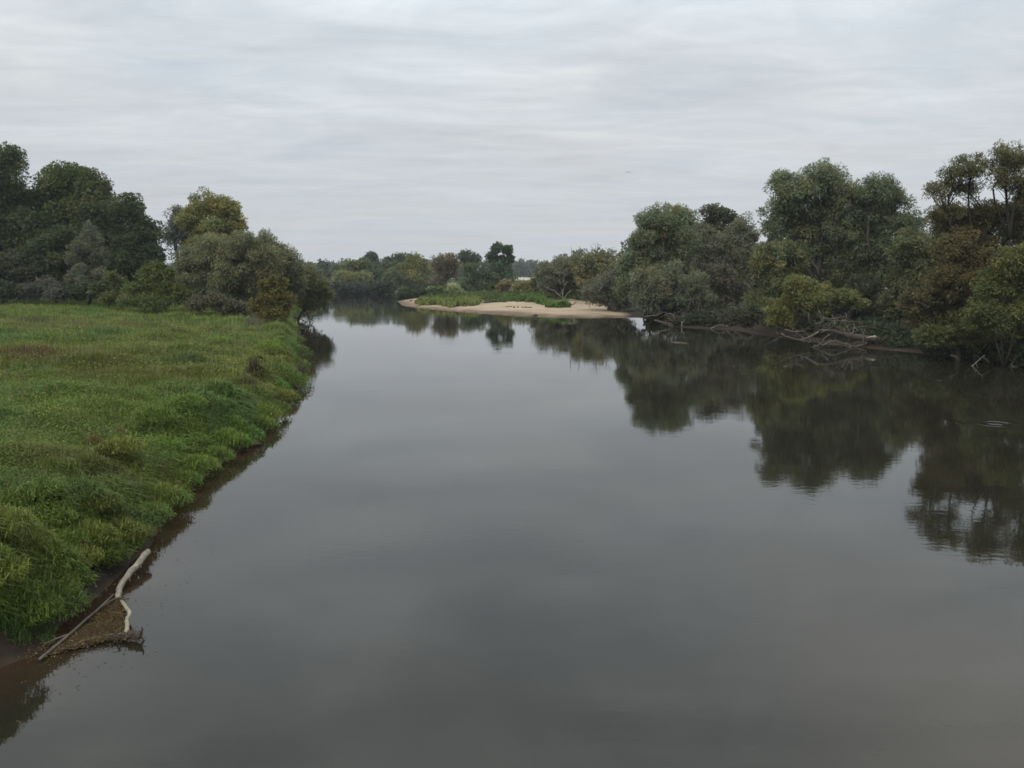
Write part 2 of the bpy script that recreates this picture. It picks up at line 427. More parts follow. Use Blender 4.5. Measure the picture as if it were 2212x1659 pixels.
KIND = {  # colour, leaf aspect, droop, colour variation, density, clump
    'oak':    ((.050, .064, .028), 1.7, .15, .16, 1.05, .30),
    'dark':   ((.036, .048, .024), 1.7, .15, .14, 1.05, .30),
    'willow': ((.090, .104, .052), 3.0, .55, .14, 1.0, .27),
    'grey':   ((.085, .092, .060), 3.0, .50, .12, 1.0, .26),
    'yellow': ((.125, .130, .040), 2.6, .45, .18, 1.0, .27),
    'olive':  ((.080, .088, .034), 2.3, .35, .18, 1.0, .28),
    'brown':  ((.105, .080, .036), 2.2, .35, .13, .95, .27),
    'rust':   ((.140, .090, .030), 2.0, .30, .16, .95, .27),
    'far':    ((.060, .074, .036), 1.8, .25, .18, 1.05, .30),
    'fresh':  ((.085, .110, .034), 1.9, .25, .20, 1.05, .28),
}
PROTO_N = [0]
def tree(name, label, kind, D, lobes, base=None, cat='tree', group=None, dens=1.0, leafk=1.0, col=None, open_=0.0, trunk_r=None, bark=(.06, .052, .042), limbs=True, bare=0, depth=.85, jit=.5, tilt=None):
    k = KIND[kind]; color = col or k[0]
    px_m = D / F
    xs = [l[0] for l in lobes]
    bx = base[0] if base else sum(xs) / len(xs)
    b = at(bx, HOR + 60, D); gz = float(height(np.array([b[0]]), np.array([D]))[0])
    base_w = np.array([b[0], D, max(gz, -.4) - .15])
    if base and len(base) > 2: base_w = at(base[0], base[1], D)
    o = empty(name, base_w); tag(o, label, cat, group)
    leaf = 6.0 * px_m * leafk
    if kind in ('willow', 'grey'): color = tuple(np.array(color) * [1.12, 1.12, 1.26])
    if group == GR and 'airy' not in label: lobes = [(a, b, c * 1.1, d * 1.05) for (a, b, c, d) in lobes]
    Vs, Fs, Cs, n = [], [], [], 0
    cents = []
    for (cx, cy, rx, ry) in lobes:
        c = at(cx, cy, D); c[1] += rng.uniform(-jit, jit) * rx * px_m
        R = np.array([rx, rx * depth, ry]) * px_m
        cents.append((c, R))
        V, Fc, Cc = lobe_leaves(c, R, k[4] * dens, leaf, k[1], k[2], color, k[3], k[5], open_=open_)
        low = V[:, 2] < .12  # keep foliage out of the ground and the water
        V[low, 2] = .12 + rng.random(low.sum()) * .1
        Vs.append(V); Fs.append(Fc + n); Cs.append(Cc); n += len(V)
    crown = make_mesh('crown' if cat == 'tree' else 'foliage', np.vstack(Vs), np.vstack(Fs), M_leaf, o, np.vstack(Cs))
    tb = Tubes()
    H = max(c[2] + R[2] for c, R in cents) - base_w[2]
    tr = trunk_r or max(.05, H * .017)
    cm = np.mean([c for c, _ in cents], axis=0)
    fork = base_w + (cm - base_w) * np.array([.35, .35, .38])
    if cat == 'bush':
        fork = base_w; tr *= .45
    else:
        if 'airy' in label: fork = base_w + (cm - base_w) * np.array([.6, .6, .62])
        tb.add([base_w - [0, 0, .3], base_w + (fork - base_w) * .5 + rng.normal(0, tr * (2.2 if 'airy' in label else 1), 3), fork], tr * 1.3, tr * .85, 9, 8, col=bark)
    for c, R in cents:
        mid = fork + (c - fork) * .55 + rng.normal(0, .06 * H, 3) * [1, 1, .4]
        tb.add([fork, mid, c], tr * .7, tr * .25, 7, 6, col=bark)
        for q in range(5 + bare):
            e = c + unit(rng.normal(size=3) + [0, 0, .5]) * R * (.75 if q < 5 else rng.uniform(.95, 1.2))
            s = mid + (c - mid) * rng.random()
            tb.add([s, (s + e) / 2 + rng.normal(0, .07 * R[0], 3), e], tr * .24, tr * .05, 6, 4, col=bark)
    tb.build('trunk' if cat == 'tree' else 'stem', M_bark, o)
    return o

GL, GR, GF, GB = 'trees at the back of the meadow', 'trees on the right bank', 'trees on the far bank', 'bushes along the river'
# --- left wood
tree('oak_tree', 'tall dark tree at the left edge, highest crown above the meadow', 'oak', 142, [(-30, 385, 80, 75), (20, 345, 38, 35), (10, 470, 95, 85), (-20, 570, 95, 75)], (-10,), group=GL, bark=(.04, .036, .03))
tree('oak_tree', 'broad dark green tree right of the tallest one at the left edge', 'oak', 146, [(105, 425, 75, 65), (150, 400, 55, 42), (90, 500, 85, 75), (165, 480, 70, 75), (110, 585, 90, 65)], (115,), group=GL, col=(.056, .074, .027))
tree('oak_tree', 'blackish treetop peeping over the broad green tree on the left', 'dark', 170, [(140, 405, 35, 45), (172, 388, 28, 30), (150, 470, 70, 60)], (155,), group=GL)
tree('oak_tree', 'dark tree with a squarish top behind the grey-green cone-shaped willow', 'oak', 144, [(208, 402, 34, 34), (225, 470, 60, 62), (250, 545, 70, 70), (205, 420, 40, 40)], (225,), group=GL)
tree('oak_tree', 'dark tree sloping down at the right end of the left wood', 'dark', 138, [(275, 455, 40, 48), (310, 510, 42, 52), (285, 540, 60, 70), (325, 575, 38, 60), (300, 610, 55, 40)], (295,), group=GL, col=(.041, .055, .025))
tree('willow_tree', 'grey-green cone-shaped willow standing before the dark wood', 'grey', 126, [(188, 515, 28, 35), (190, 560, 45, 50), (195, 605, 50, 40)], (190,), group=GL, col=(.066, .075, .045))
tree('oak_tree', 'dark low tree at the left edge under the tallest crown', 'dark', 128, [(-10, 590, 70, 55), (55, 585, 55, 50), (-60, 560, 60, 70)], (10,), group=GL, col=(.042, .046, .028))
tree('tree', 'gloomy leafy tree between the left edge and the cone-shaped willow', 'dark', 130, [(110, 575, 60, 60), (130, 530, 45, 45), (150, 610, 45, 40)], (120,), group=GL)
tree('shrub', 'greyish purple shrub at the foot of the left wood', 'grey', 122, [(95, 620, 32, 22), (60, 630, 30, 18), (130, 632, 28, 18)], (90,), cat='bush', group=GB, col=(.056, .060, .046))
tree('shrub', 'dark shrub at the far left where the meadow meets the wood', 'dark', 122, [(10, 628, 40, 22), (-45, 625, 40, 24), (160, 632, 36, 16)], (0,), cat='bush', group=GB)
tree('shrub', 'low dark green shrub right of the cone-shaped willow', 'oak', 122, [(245, 612, 30, 26), (210, 625, 25, 18)], (235,), cat='bush', group=GB)
# --- middle left willows
tree('willow_tree', 'small silver-grey willow half hidden behind the yellowish willow', 'grey', 152, [(392, 475, 32, 28), (385, 510, 32, 36), (410, 490, 26, 30)], (395,), group=GL, col=(.075, .085, .066))
tree('willow_tree', 'tall yellowish willow with a rounded airy top left of the river', 'yellow', 134, [(450, 440, 48, 32), (425, 470, 42, 32), (490, 460, 38, 36), (515, 500, 28, 42), (460, 510, 70, 45), (490, 550, 70, 60)], (470,), group=GL, col=(.105, .112, .040))
tree('willow_tree', 'big round grey-green willow in front of the yellowish one', 'willow', 116, [(415, 570, 58, 50), (470, 545, 58, 45), (535, 545, 55, 50), (420, 625, 55, 45), (495, 610, 70, 60), (560, 575, 55, 60)], (480,), group=GL, col=(.086, .094, .046))
tree('willow_tree', 'wide willow sloping from the big round one to the water', 'willow', 122, [(575, 540, 48, 42), (610, 565, 40, 42), (555, 600, 55, 50), (620, 610, 42, 48), (585, 640, 50, 35), (645, 590, 25, 35)], (600,), group=GL, col=(.086, .096, .050))
ov = tree('willow_tree', 'willow leaning out over the river with dark drooping twigs', 'willow', 127, [(668, 600, 26, 30), (690, 618, 30, 24), (704, 636, 20, 20), (660, 640, 40, 30), (690, 650, 26, 14)], (640,), group=GL, col=(.085, .098, .044))
tree('shrub', 'pale yellow-green shrub with upright shoots at the back of the meadow', 'yellow', 110, [(330, 602, 40, 24), (305, 630, 34, 22), (358, 622, 38, 28), (340, 578, 16, 14), (318, 585, 10, 14), (365, 592, 10, 14), (330, 648, 66, 14), (390, 640, 30, 14)], (335,), cat='bush', group=GB, col=(.062, .078, .026), open_=.12)
tree('shrub', 'small yellow-green shrub left of the pale shrub with upright shoots', 'yellow', 113, [(256, 614, 22, 20), (275, 632, 30, 16), (255, 645, 36, 11), (248, 598, 9, 10)], (265,), cat='bush', group=GB, col=(.060, .072, .026), open_=.12)
tree('shrub', 'brownish bramble shrub below the big round willow', 'brown', 106, [(430, 655, 34, 15), (470, 652, 26, 24), (505, 664, 34, 17), (535, 668, 26, 22), (560, 678, 30, 13)], (450,), cat='bush', group=GB, col=(.062, .062, .040))
tree('shrub', 'orange-green young tree on the tip of the grassy bank', 'rust', 97, [(572, 622, 15, 24), (588, 612, 9, 18), (607, 616, 15, 26), (590, 648, 34, 26), (622, 652, 20, 24), (560, 662, 24, 22), (592, 680, 44, 20)], (592,), cat='bush', group=GB, col=(.070, .068, .021), open_=.2)
# --- far bank
fb = [
 ('tree', 'dark far tree just right of the overhanging willow', 'far', 310, [(668, 588, 22, 24), (690, 605, 25, 25)], (.050, .062, .038)),
 ('tree', 'bluish far treetop right of the overhanging willow', 'far', 380, [(697, 578, 14, 16), (700, 592, 22, 20)], (.045, .058, .042)),
 ('tree', 'pale green willow mound on the far bank beside the dark water', 'willow', 296, [(738, 598, 24, 16), (760, 605, 30, 18), (785, 602, 22, 18)], (.100, .115, .045)),
 ('tree', 'mid green tree above the pale willow mound on the far bank', 'far', 312, [(760, 583, 26, 20), (785, 575, 22, 18), (735, 588, 20, 18)], (.065, .080, .035)),
 ('pine_tree', 'dark pine top standing above the middle of the far bank', 'dark', 385, [(803, 556, 13, 10), (800, 568, 20, 10), (785, 566, 8, 8), (803, 585, 22, 20)], (.040, .052, .036)),
 ('tree', 'dark round tree under the pine top on the far bank', 'far', 320, [(820, 585, 26, 22), (845, 580, 22, 20), (825, 605, 30, 24)], (.052, .066, .036)),
 ('tree', 'dark treetop behind the yellow-topped tree of the far bank', 'dark', 370, [(862, 560, 16, 12), (840, 568, 14, 12), (880, 562, 18, 16)], (.042, .055, .038)),
 ('tree', 'rounded yellow-topped tree in the middle of the far bank', 'yellow', 290, [(896, 562, 24, 18), (880, 580, 24, 22), (910, 585, 26, 28), (895, 605, 34, 28)], (.092, .100, .036)),
 ('tree', 'drooping green tree low over the water left of the yellow-topped one', 'willow', 286, [(850, 600, 24, 22), (838, 615, 24, 18), (868, 612, 26, 20)], (.068, .086, .040)),
 ('tree', 'thin brownish tree with bare stems showing, centre of the far bank', 'brown', 268, [(945, 568, 18, 20), (968, 562, 20, 18), (962, 592, 32, 24), (975, 575, 20, 24), (945, 610, 22, 18)], (.098, .088, .058)),
 ('tree', 'flat-topped dark tree between the brownish tree and the tall one', 'dark', 330, [(1005, 553, 18, 12), (1025, 560, 16, 12), (1010, 572, 26, 22)], (.045, .058, .040)),
 ('poplar_tree', 'tall dark green tree with a gappy round head behind the sandbar', 'oak', 262, [(1074, 536, 14, 10), (1096, 541, 11, 10), (1064, 557, 14, 13), (1102, 559, 8, 9), (1084, 562, 11, 10), (1072, 584, 24, 20), (1094, 588, 18, 18), (1088, 608, 30, 20)], (.042, .066, .034)),
 ('tree', 'broad dark tree left of and below the tall gappy one', 'oak', 258, [(1030, 592, 30, 26), (1020, 612, 32, 24), (1052, 610, 28, 26), (1072, 622, 26, 16)], (.050, .068, .034)),
 ('shrub', 'yellowish brown shrub at the right foot of the tall gappy tree', 'rust', 214, [(1092, 616, 14, 14), (1100, 628, 14, 12), (1080, 626, 8, 10)], (.120, .108, .058)),
 ('shrub', 'dark shrub hanging over the far channel left of the sandbar', 'dark', 284, [(760, 622, 40, 10), (820, 622, 36, 12), (720, 622, 24, 12), (865, 628, 22, 10)], (.034, .040, .032)),
]
for nm, lab, kd, D_, lb, c_ in fb:
    tree(nm, lab, kd, D_, lb, cat='bush' if nm == 'shrub' else 'tree', group=GB if nm == 'shrub' else GF, col=c_, bare=6 if 'bare stems' in lab else 0, open_=.22 if 'bare stems' in lab else 0, leafk=.9, bark=(.16, .14, .11) if 'bare stems' in lab else (.05, .045, .035))
# --- bushes on the sandbar
tree('shrub', 'dark leafy bush at the back of the sandbar, left of the pale one', 'fresh', 226, [(930, 634, 22, 8), (948, 628, 16, 10)], cat='bush', group=GB, col=(.062, .090, .034))
tree('shrub', 'pale green round bush at the back of the sandbar', 'fresh', 222, [(978, 630, 18, 11), (988, 636, 18, 8)], cat='bush', group=GB, col=(.105, .125, .055))
tree('shrub', 'small pale bush by the water left of the sandbar plants', 'fresh', 236, [(872, 630, 11, 8), (865, 637, 9, 5)], cat='bush', group=GB, col=(.090, .105, .055))
tree('shrub', 'low olive-brown bush under the bright field strip', 'olive', 205, [(1128, 620, 24, 13), (1158, 616, 26, 18), (1145, 630, 34, 12)], cat='bush', group=GB, col=(.105, .105, .045))
tree('willow_tree', 'low grey willow with bare pale boughs at the right end of the sandbar', 'grey', 186, [(1185, 592, 34, 26), (1222, 578, 34, 26), (1200, 615, 40, 22), (1245, 600, 36, 32)], (1215,), group=GR, col=(.078, .086, .050), bare=2)
tree('willow_tree', 'thin olive willow with dead twigs sticking out of its top', 'olive', 172, [(1262, 570, 30, 22), (1292, 566, 28, 24), (1275, 595, 38, 30), (1310, 590, 26, 34)], (1285,), group=GR, col=(.088, .094, .046), bare=8, leafk=.9)
tree('willow_tree', 'grey drooping willow at the water, right end of the sandbar', 'grey', 152, [(1290, 630, 34, 28), (1325, 615, 36, 36), (1335, 650, 36, 24)], (1315,), group=GR, col=(.072, .080, .050))
# --- right bank
tree('willow_tree', 'tall willow at the left end of the right bank row', 'willow', 130, [(1425, 478, 48, 40), (1465, 470, 42, 34), (1395, 520, 45, 42), (1450, 530, 58, 48), (1375, 570, 40, 42), (1420, 590, 55, 45), (1365, 615, 36, 36)], (1430,), group=GR, col=(.080, .098, .048))
tree('oak_tree', 'dark flat-topped treetop behind the tall willow, right bank', 'dark', 150, [(1535, 458, 20, 18), (1560, 462, 26, 20), (1585, 475, 18, 12), (1550, 500, 44, 38)], (1550,), group=GR, col=(.050, .058, .034), open_=.15)
tree('willow_tree', 'olive-grey willow filling the gap between the two tall willows', 'grey', 140, [(1505, 510, 40, 36), (1540, 535, 44, 42), (1605, 500, 32, 34), (1600, 550, 44, 48), (1530, 590, 50, 40)], (1560,), group=GR, col=(.080, .086, .050))
tree('willow_tree', 'low grey-green willow spreading over the deadwood, left of the brown shrub', 'grey', 123, [(1395, 618, 38, 40), (1440, 600, 46, 36), (1490, 618, 42, 34), (1430, 645, 62, 28), (1505, 648, 46, 26)], (1440,), group=GR, col=(.086, .096, .054))
tree('shrub', 'brown-grey half dead shrub between the low willow and the yellow bush', 'brown', 126, [(1555, 600, 38, 34), (1590, 625, 40, 36), (1560, 655, 50, 28)], (1570,), cat='bush', group=GB, col=(.066, .064, .044), bare=8)
tree('willow_tree', 'largest willow of the right bank with a domed crown', 'willow', 108, [(1710, 410, 52, 48), (1770, 392, 50, 40), (1810, 430, 50, 52), (1690, 470, 48, 46), (1755, 470, 66, 56), (1815, 510, 60, 60), (1740, 545, 66, 50), (1820, 590, 66, 60)], (1770,), group=GR, col=(.082, .098, .050))
tree('willow_tree', 'green willow joined to the right side of the largest one', 'willow', 106, [(1885, 415, 44, 40), (1930, 435, 48, 40), (1880, 480, 56, 52), (1945, 500, 50, 50), (1890, 560, 60, 60)], (1900,), group=GR, col=(.064, .080, .040))
tree('willow_tree', 'olive bushy willow below the largest crown', 'olive', 101, [(1665, 570, 44, 44), (1710, 555, 44, 36), (1680, 620, 50, 40), (1650, 655, 46, 34)], (1680,), group=GR, col=(.082, .092, .044))
tree('shrub', 'yellow-green bush reaching over the big fallen tree', 'yellow', 93, [(1720, 622, 36, 28), (1762, 628, 38, 26), (1700, 665, 44, 26), (1755, 655, 48, 28), (1815, 640, 40, 20), (1850, 652, 30, 16), (1690, 690, 34, 20)], (1770,), cat='bush', group=GB, col=(.092, .100, .036))
tree('shrub', 'dark thicket behind the big fallen tree', 'dark', 97, [(1880, 640, 55, 50), (1830, 680, 60, 35), (1910, 690, 50, 35), (1600, 685, 50, 22)], (1860,), cat='bush', group=GB, col=(.036, .042, .028))
tree('tree', 'grey-olive tree right of the dark thicket', 'olive', 93, [(1965, 540, 46, 46), (2015, 530, 46, 40), (1960, 600, 44, 44), (2020, 590, 50, 50), (1940, 650, 40, 34)], (1985,), group=GR, col=(.074, .082, .042))
tree('tree', 'tall airy tree with open branches against the sky, right side', 'olive', 74, [(2060, 375, 40, 34), (2095, 360, 36, 34), (2030, 415, 34, 26), (2090, 410, 38, 30), (2060, 455, 40, 20)], (2160,), group=GR, dens=.62, open_=.22, leafk=.85, col=(.078, .082, .040), trunk_r=.15, bark=(.035, .03, .026), bare=6)
tree('tree', 'tall airy tree at the right edge with an S-bent trunk', 'olive', 73, [(2160, 340, 38, 32), (2200, 350, 40, 36), (2165, 385, 38, 30), (2215, 400, 36, 34)], (2175,), group=GR, dens=.66, open_=.18, leafk=.85, col=(.078, .080, .038), trunk_r=.15, bark=(.035, .03, .026), bare=6)
tree('tree', 'olive tree under the airy crowns at the right edge', 'olive', 76, [(2120, 470, 55, 38), (2190, 485, 50, 55), (2055, 475, 50, 38), (2230, 450, 40, 60), (2110, 510, 50, 40)], (2150,), group=GR, col=(.066, .066, .032))
tree('tree', 'rust-tinged tree left of the bright bush at the right edge', 'rust', 71, [(2075, 535, 50, 40), (2110, 575, 44, 46), (2050, 600, 46, 44), (2095, 640, 44, 36)], (2080,), group=GR, col=(.068, .062, .031))
tree('shrub', 'brownish shrub under the rust-tinged tree', 'brown', 72, [(1975, 650, 42, 28), (2025, 640, 44, 34), (2000, 690, 50, 30), (2060, 680, 44, 30)], (2010,), cat='bush', group=GB, col=(.066, .062, .034))
tree('shrub', 'bright leafy bush at the right edge above the water', 'fresh', 66.5, [(2185, 560, 44, 40), (2155, 620, 50, 44), (2215, 610, 50, 60), (2130, 680, 50, 40), (2195, 690, 60, 50)], (2180,), cat='bush', group=GB, col=(.070, .082, .032))
tree('shrub', 'low grey-green bush touching the water left of the bright one', 'olive', 71, [(2060, 705, 55, 34), (2000, 722, 40, 24), (2110, 735, 50, 28), (2180, 745, 50, 28), (2040, 738, 30, 14)], (2080,), cat='bush', group=GB, col=(.070, .080, .036))
tree('tree', 'dense olive tree just outside the right edge', 'olive', 66, [(2300, 390, 70, 75), (2370, 420, 80, 80), (2330, 480, 90, 90), (2300, 600, 80, 80), (2290, 700, 70, 60), (2380, 640, 90, 100)], (2330,), group=GR, col=(.07, .075, .035), leafk=1.3)
# second rows that close the woods behind
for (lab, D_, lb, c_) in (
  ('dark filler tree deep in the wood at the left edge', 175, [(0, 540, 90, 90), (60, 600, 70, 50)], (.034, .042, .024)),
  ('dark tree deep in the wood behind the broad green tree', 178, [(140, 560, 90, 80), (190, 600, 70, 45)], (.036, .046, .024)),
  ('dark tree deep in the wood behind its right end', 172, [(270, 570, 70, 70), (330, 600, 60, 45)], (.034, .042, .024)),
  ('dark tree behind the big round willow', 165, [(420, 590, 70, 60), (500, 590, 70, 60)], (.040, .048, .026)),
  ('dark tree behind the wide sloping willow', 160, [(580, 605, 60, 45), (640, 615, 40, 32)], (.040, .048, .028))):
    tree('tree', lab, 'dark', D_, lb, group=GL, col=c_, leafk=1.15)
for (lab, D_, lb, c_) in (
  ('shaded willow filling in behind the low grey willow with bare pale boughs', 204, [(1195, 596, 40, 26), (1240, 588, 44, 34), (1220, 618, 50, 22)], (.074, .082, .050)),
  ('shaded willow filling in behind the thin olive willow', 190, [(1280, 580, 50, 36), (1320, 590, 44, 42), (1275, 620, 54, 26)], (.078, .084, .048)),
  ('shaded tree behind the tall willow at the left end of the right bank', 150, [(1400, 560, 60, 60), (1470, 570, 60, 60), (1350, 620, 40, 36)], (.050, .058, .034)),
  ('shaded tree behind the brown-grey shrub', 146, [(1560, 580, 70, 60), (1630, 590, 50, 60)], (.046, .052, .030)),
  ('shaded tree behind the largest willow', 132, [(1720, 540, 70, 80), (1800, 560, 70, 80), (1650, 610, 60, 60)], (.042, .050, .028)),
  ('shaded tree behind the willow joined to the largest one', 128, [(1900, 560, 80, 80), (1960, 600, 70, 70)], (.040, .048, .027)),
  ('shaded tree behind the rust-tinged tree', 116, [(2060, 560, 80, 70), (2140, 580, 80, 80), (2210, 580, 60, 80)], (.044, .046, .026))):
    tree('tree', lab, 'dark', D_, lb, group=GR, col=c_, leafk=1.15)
tree('shrub', 'low tangle of brown brushwood at the foot of the low grey-green willow', 'brown', 119.5, [(1470, 690, 40, 14), (1520, 692, 42, 14), (1560, 690, 40, 16)], (1510,), cat='bush', group=GB, col=(.040, .034, .026), bare=14, open_=.3, bark=(.10, .085, .07))
# reed patch

# ------------------------------------------------------------------ far forest (one mass)
Vs, Fs, Cs, n = [], [], [], 0
for k in range(150):
    X0 = rng.uniform(-520, 330); D_ = rng.uniform(840, 900)
    Hh = rng.uniform(12, 16.5)
    c = np.array([X0, D_, 1.5 + Hh * .55]); R = np.array([rng.uniform(6, 12), 7, Hh * .5])
    V, Fc, Cc = lobe_leaves(c, R, .9, 3.2, 1.7, .1, (.040, .052, .036), .14, .34)
    V[:, 2] = np.maximum(V[:, 2], 1.0)
    Vs.append(V); Fs.append(Fc + n); Cs.append(Cc); n += len(V)
o = make_mesh('distant_forest', np.vstack(Vs), np.vstack(Fs), M_leaf, None, np.vstack(Cs))
tag(o, 'distant blue-grey forest edge beyond the bright field', 'forest', kind='stuff')

# ------------------------------------------------------------------ grass
def blades(x, y, z, ln, wd, lean, col, up=1.0, azim=None):
    n = len(x)
    a = rng.uniform(0, 2 * np.pi, n) if azim is None else azim
    d = np.stack([np.cos(a), np.sin(a), np.zeros(n)], -1)
    s = np.stack([-np.sin(a), np.cos(a), np.zeros(n)], -1)
    t = rng.uniform(-.9, .9, n)[:, None]; s = s * np.cos(t) + d * np.sin(t)
    b = np.stack([x, y, z], -1)
    ln = ln[:, None]; wd = wd[:, None]; lean = lean[:, None]
    m = b + d * ln * lean * .28 + np.array([0, 0, 1]) * ln * .58 * np.sqrt(np.clip(1 - lean * .5, .2, 1))
    tip = b + d * ln * lean * .95 + np.array([0, 0, 1]) * ln * (.95 - .75 * lean)
    v = np.stack([b - s * wd * .5, b + s * wd * .5, m + s * wd * .42, m - s * wd * .42, tip], 1).reshape(-1, 3)
    i = np.arange(n)[:, None] * 5
    q = i + np.array([[0, 1, 2, 3]]); t3 = i + np.array([[3, 2, 4]])
    c = np.repeat(col, 5, 0); k = np.tile([.8, .8, 1, 1, 1.12], n)[:, None]
    return v, q, t3, c * np.clip(k, 1, 1.12)
def patch(x, y, cx, cy, rx, ry): return np.exp(-(((x - cx) / rx) ** 2 + ((y - cy) / ry) ** 2))
PATCH = []
def addpatch(px_, py_, rx, ry, col, w, lng=0.0):
    p = gp(px_, py_, 2.3); PATCH.append((p[0], p[1], rx, ry, np.array(col) * 1.25, w * .75, lng))
addpatch(60, 765, 9, 5, (.100, .072, .026), .8, .15)
addpatch(20, 700, 12, 6, (.150, .130, .050), .6)
addpatch(330, 790, 4, 4, (.100, .095, .026), .75, .25)
addpatch(230, 790, 3, 3, (.095, .095, .028), .6, .15)
addpatch(190, 940, 1.6, 1.8, (.105, .070, .028), .6)
addpatch(260, 990, 2.0, 1.5, (.060, .060, .025), .5)
addpatch(110, 900, 4, 3, (.050, .098, .022), .5)
addpatch(330, 700, 10, 5, (.085, .115, .026), .6)
addpatch(480, 690, 7, 6, (.075, .135, .030), .6)
addpatch(550, 790, 1.3, 2.0, (.060, .050, .026), .7)
addpatch(60, 960, 2.5, 2.5, (.080, .085, .026), .5)
addpatch(230, 1090, 1.2, 1.2, (.034, .080, .034), .5)
addpatch(150, 1080, 1.6, 1.4, (.085, .110, .026), .4)
addpatch(30, 1080, 1.2, 1.0, (.090, .070, .028), .5)
def grass_cols(x, y):
    n = len(x)
    a = np.array([.118, .170, .029]); b = np.array([.155, .178, .038]); c2 = np.array([.080, .148, .034])
    u = vnoise(x, y, 5, 11); v = vnoise(x, y, 1.7, 12)
    far = np.clip((y - 45) / 60, 0, 1)
    c = lerp(np.tile(a, (n, 1)), b, (u - .45) * 2.2 + far * .5)
    c = lerp(c, c2, (vnoise(x, y, 3.1, 13) - .55) * 2.5)
    c = c * (.82 + .36 * v)[:, None]
    L = np.zeros(n)
    for (cx, cy, rx, ry, col, w, lg) in PATCH:
        g = patch(x, y, cx, cy, rx, ry) * (.5 + vnoise(x, y, 1.2, 14))
        c = lerp(c, col, g * w); L += g * lg
    # a few dry and yellow blades everywhere
    dry = rng.random(n) < .05
    c[dry] = np.array([.15, .13, .055]) * rng.uniform(.6, 1.2, (dry.sum(), 1))
    return c * rng.uniform(.75, 1.3, (n, 1)), L
def sample_meadow(y0, y1, dens):
    A = []
    N_ = int(dens * (y1 - y0) * (.65 * y1 + 8))
    x = rng.uniform(-.65 * y1 - 8, -8.2, N_); y = rng.uniform(y0, y1, N_)
    ok = x > -.60 * y - np.where(y < 22, 7, 2.5)
    x, y = x[ok], y[ok]
    h, d, ins, w = height(x, y, True)
    keep = (~ins) & (w[0] > .55) & (d > np.where(y < 23, .50, .22) + .4 * vnoise(x, y, .8, 21))
    return x[keep], y[keep], h[keep], d[keep]
V_, Q_, T_, C_, n = [], [], [], [], 0
for (y0, y1, dens, ln, wd) in ((5, 24, 400, .28, .014), (24, 36, 260, .33, .021), (36, 52, 125, .42, .034), (52, 80, 56, .55, .050), (80, 140, 19, .62, .085)):
    x, y, h, d = sample_meadow(y0, y1, dens)
    c, L = grass_cols(x, y)
    k = len(x)
    eps = .35
    gxx = (height(x + eps, y) - h) / eps; gyy = (height(x, y + eps) - h) / eps
    slope = np.hypot(gxx, gyy)
    az = np.arctan2(-gyy, -gxx) + rng.normal(0, .9, k)
    az = np.where(slope > .12, az, vnoise(x, y, 2.5, 31) * 9 + rng.normal(0, .9, k))
    lush = np.clip(1.35 - d / 7, .9, 1.3)
    l = ln * rng.uniform(.55, 1.35, k) * lush * (1 + L) * (.7 + .6 * vnoise(x, y, 1.5, 15))
    lean = np.clip(rng.normal(.42, .2, k) + np.clip(slope, 0, 1) * .35, .05, 1.0)
    lean = np.where(L > .08, lean * .6, lean)
    far_ = y0 >= 52
    v, q, t3, cc = blades(x, y, h - .03, l, wd * rng.uniform(.7, 1.4, k), lean, c, azim=az)
    if far_: v = v.reshape(-1, 5, 3)[:, [0, 1, 4]].reshape(-1, 3); cc = cc.reshape(-1, 5, 3)[:, [0, 1, 4]].reshape(-1, 3); q = np.zeros((0, 4), int); t3 = np.arange(len(v)).reshape(-1, 3)
    V_.append(v); Q_.append(q + n); T_.append(t3 + n); C_.append(cc); n += len(v)
# small broad leaves of the herbs among the grass
for (y0, y1, dens, sz) in ((5, 26, 480, .045), (26, 45, 210, .070), (45, 80, 55, .12)):
    x, y, h, d = sample_meadow(y0, y1, dens); k = len(x)
    c, L = grass_cols(x, y); c = c * rng.uniform(.7, 1.35, (k, 1))
    pos = np.stack([x, y, h + rng.random(k) * .38 * (.4 + vnoise(x, y, 1.3, 81))], -1)
    v, t3 = leaves_mesh(pos, rng.normal(size=(k, 3)) * [1, 1, .5], rng.normal(0, .6, (k, 3)) + [0, 0, 1], sz * rng.uniform(.7, 1.5, k), sz * rng.uniform(.5, .9, k), True)
    V_.append(v); T_.append(t3 + n); C_.append(np.repeat(c, 3, 0)); n += len(v)
# dry stems with seed heads standing above the green
x, y, h, d = sample_meadow(12, 90, 1.6); k = len(x)
v, q, t3, cc = blades(x, y, h, rng.uniform(.55, 1.05, k), .008 + y * .0004, np.clip(rng.normal(.12, .08, k), .02, .4), np.array([.17, .135, .07]) * rng.uniform(.5, 1.3, (k, 1)))
V_.append(v); Q_.append(q + n); T_.append(t3 + n); C_.append(cc); n += len(v)
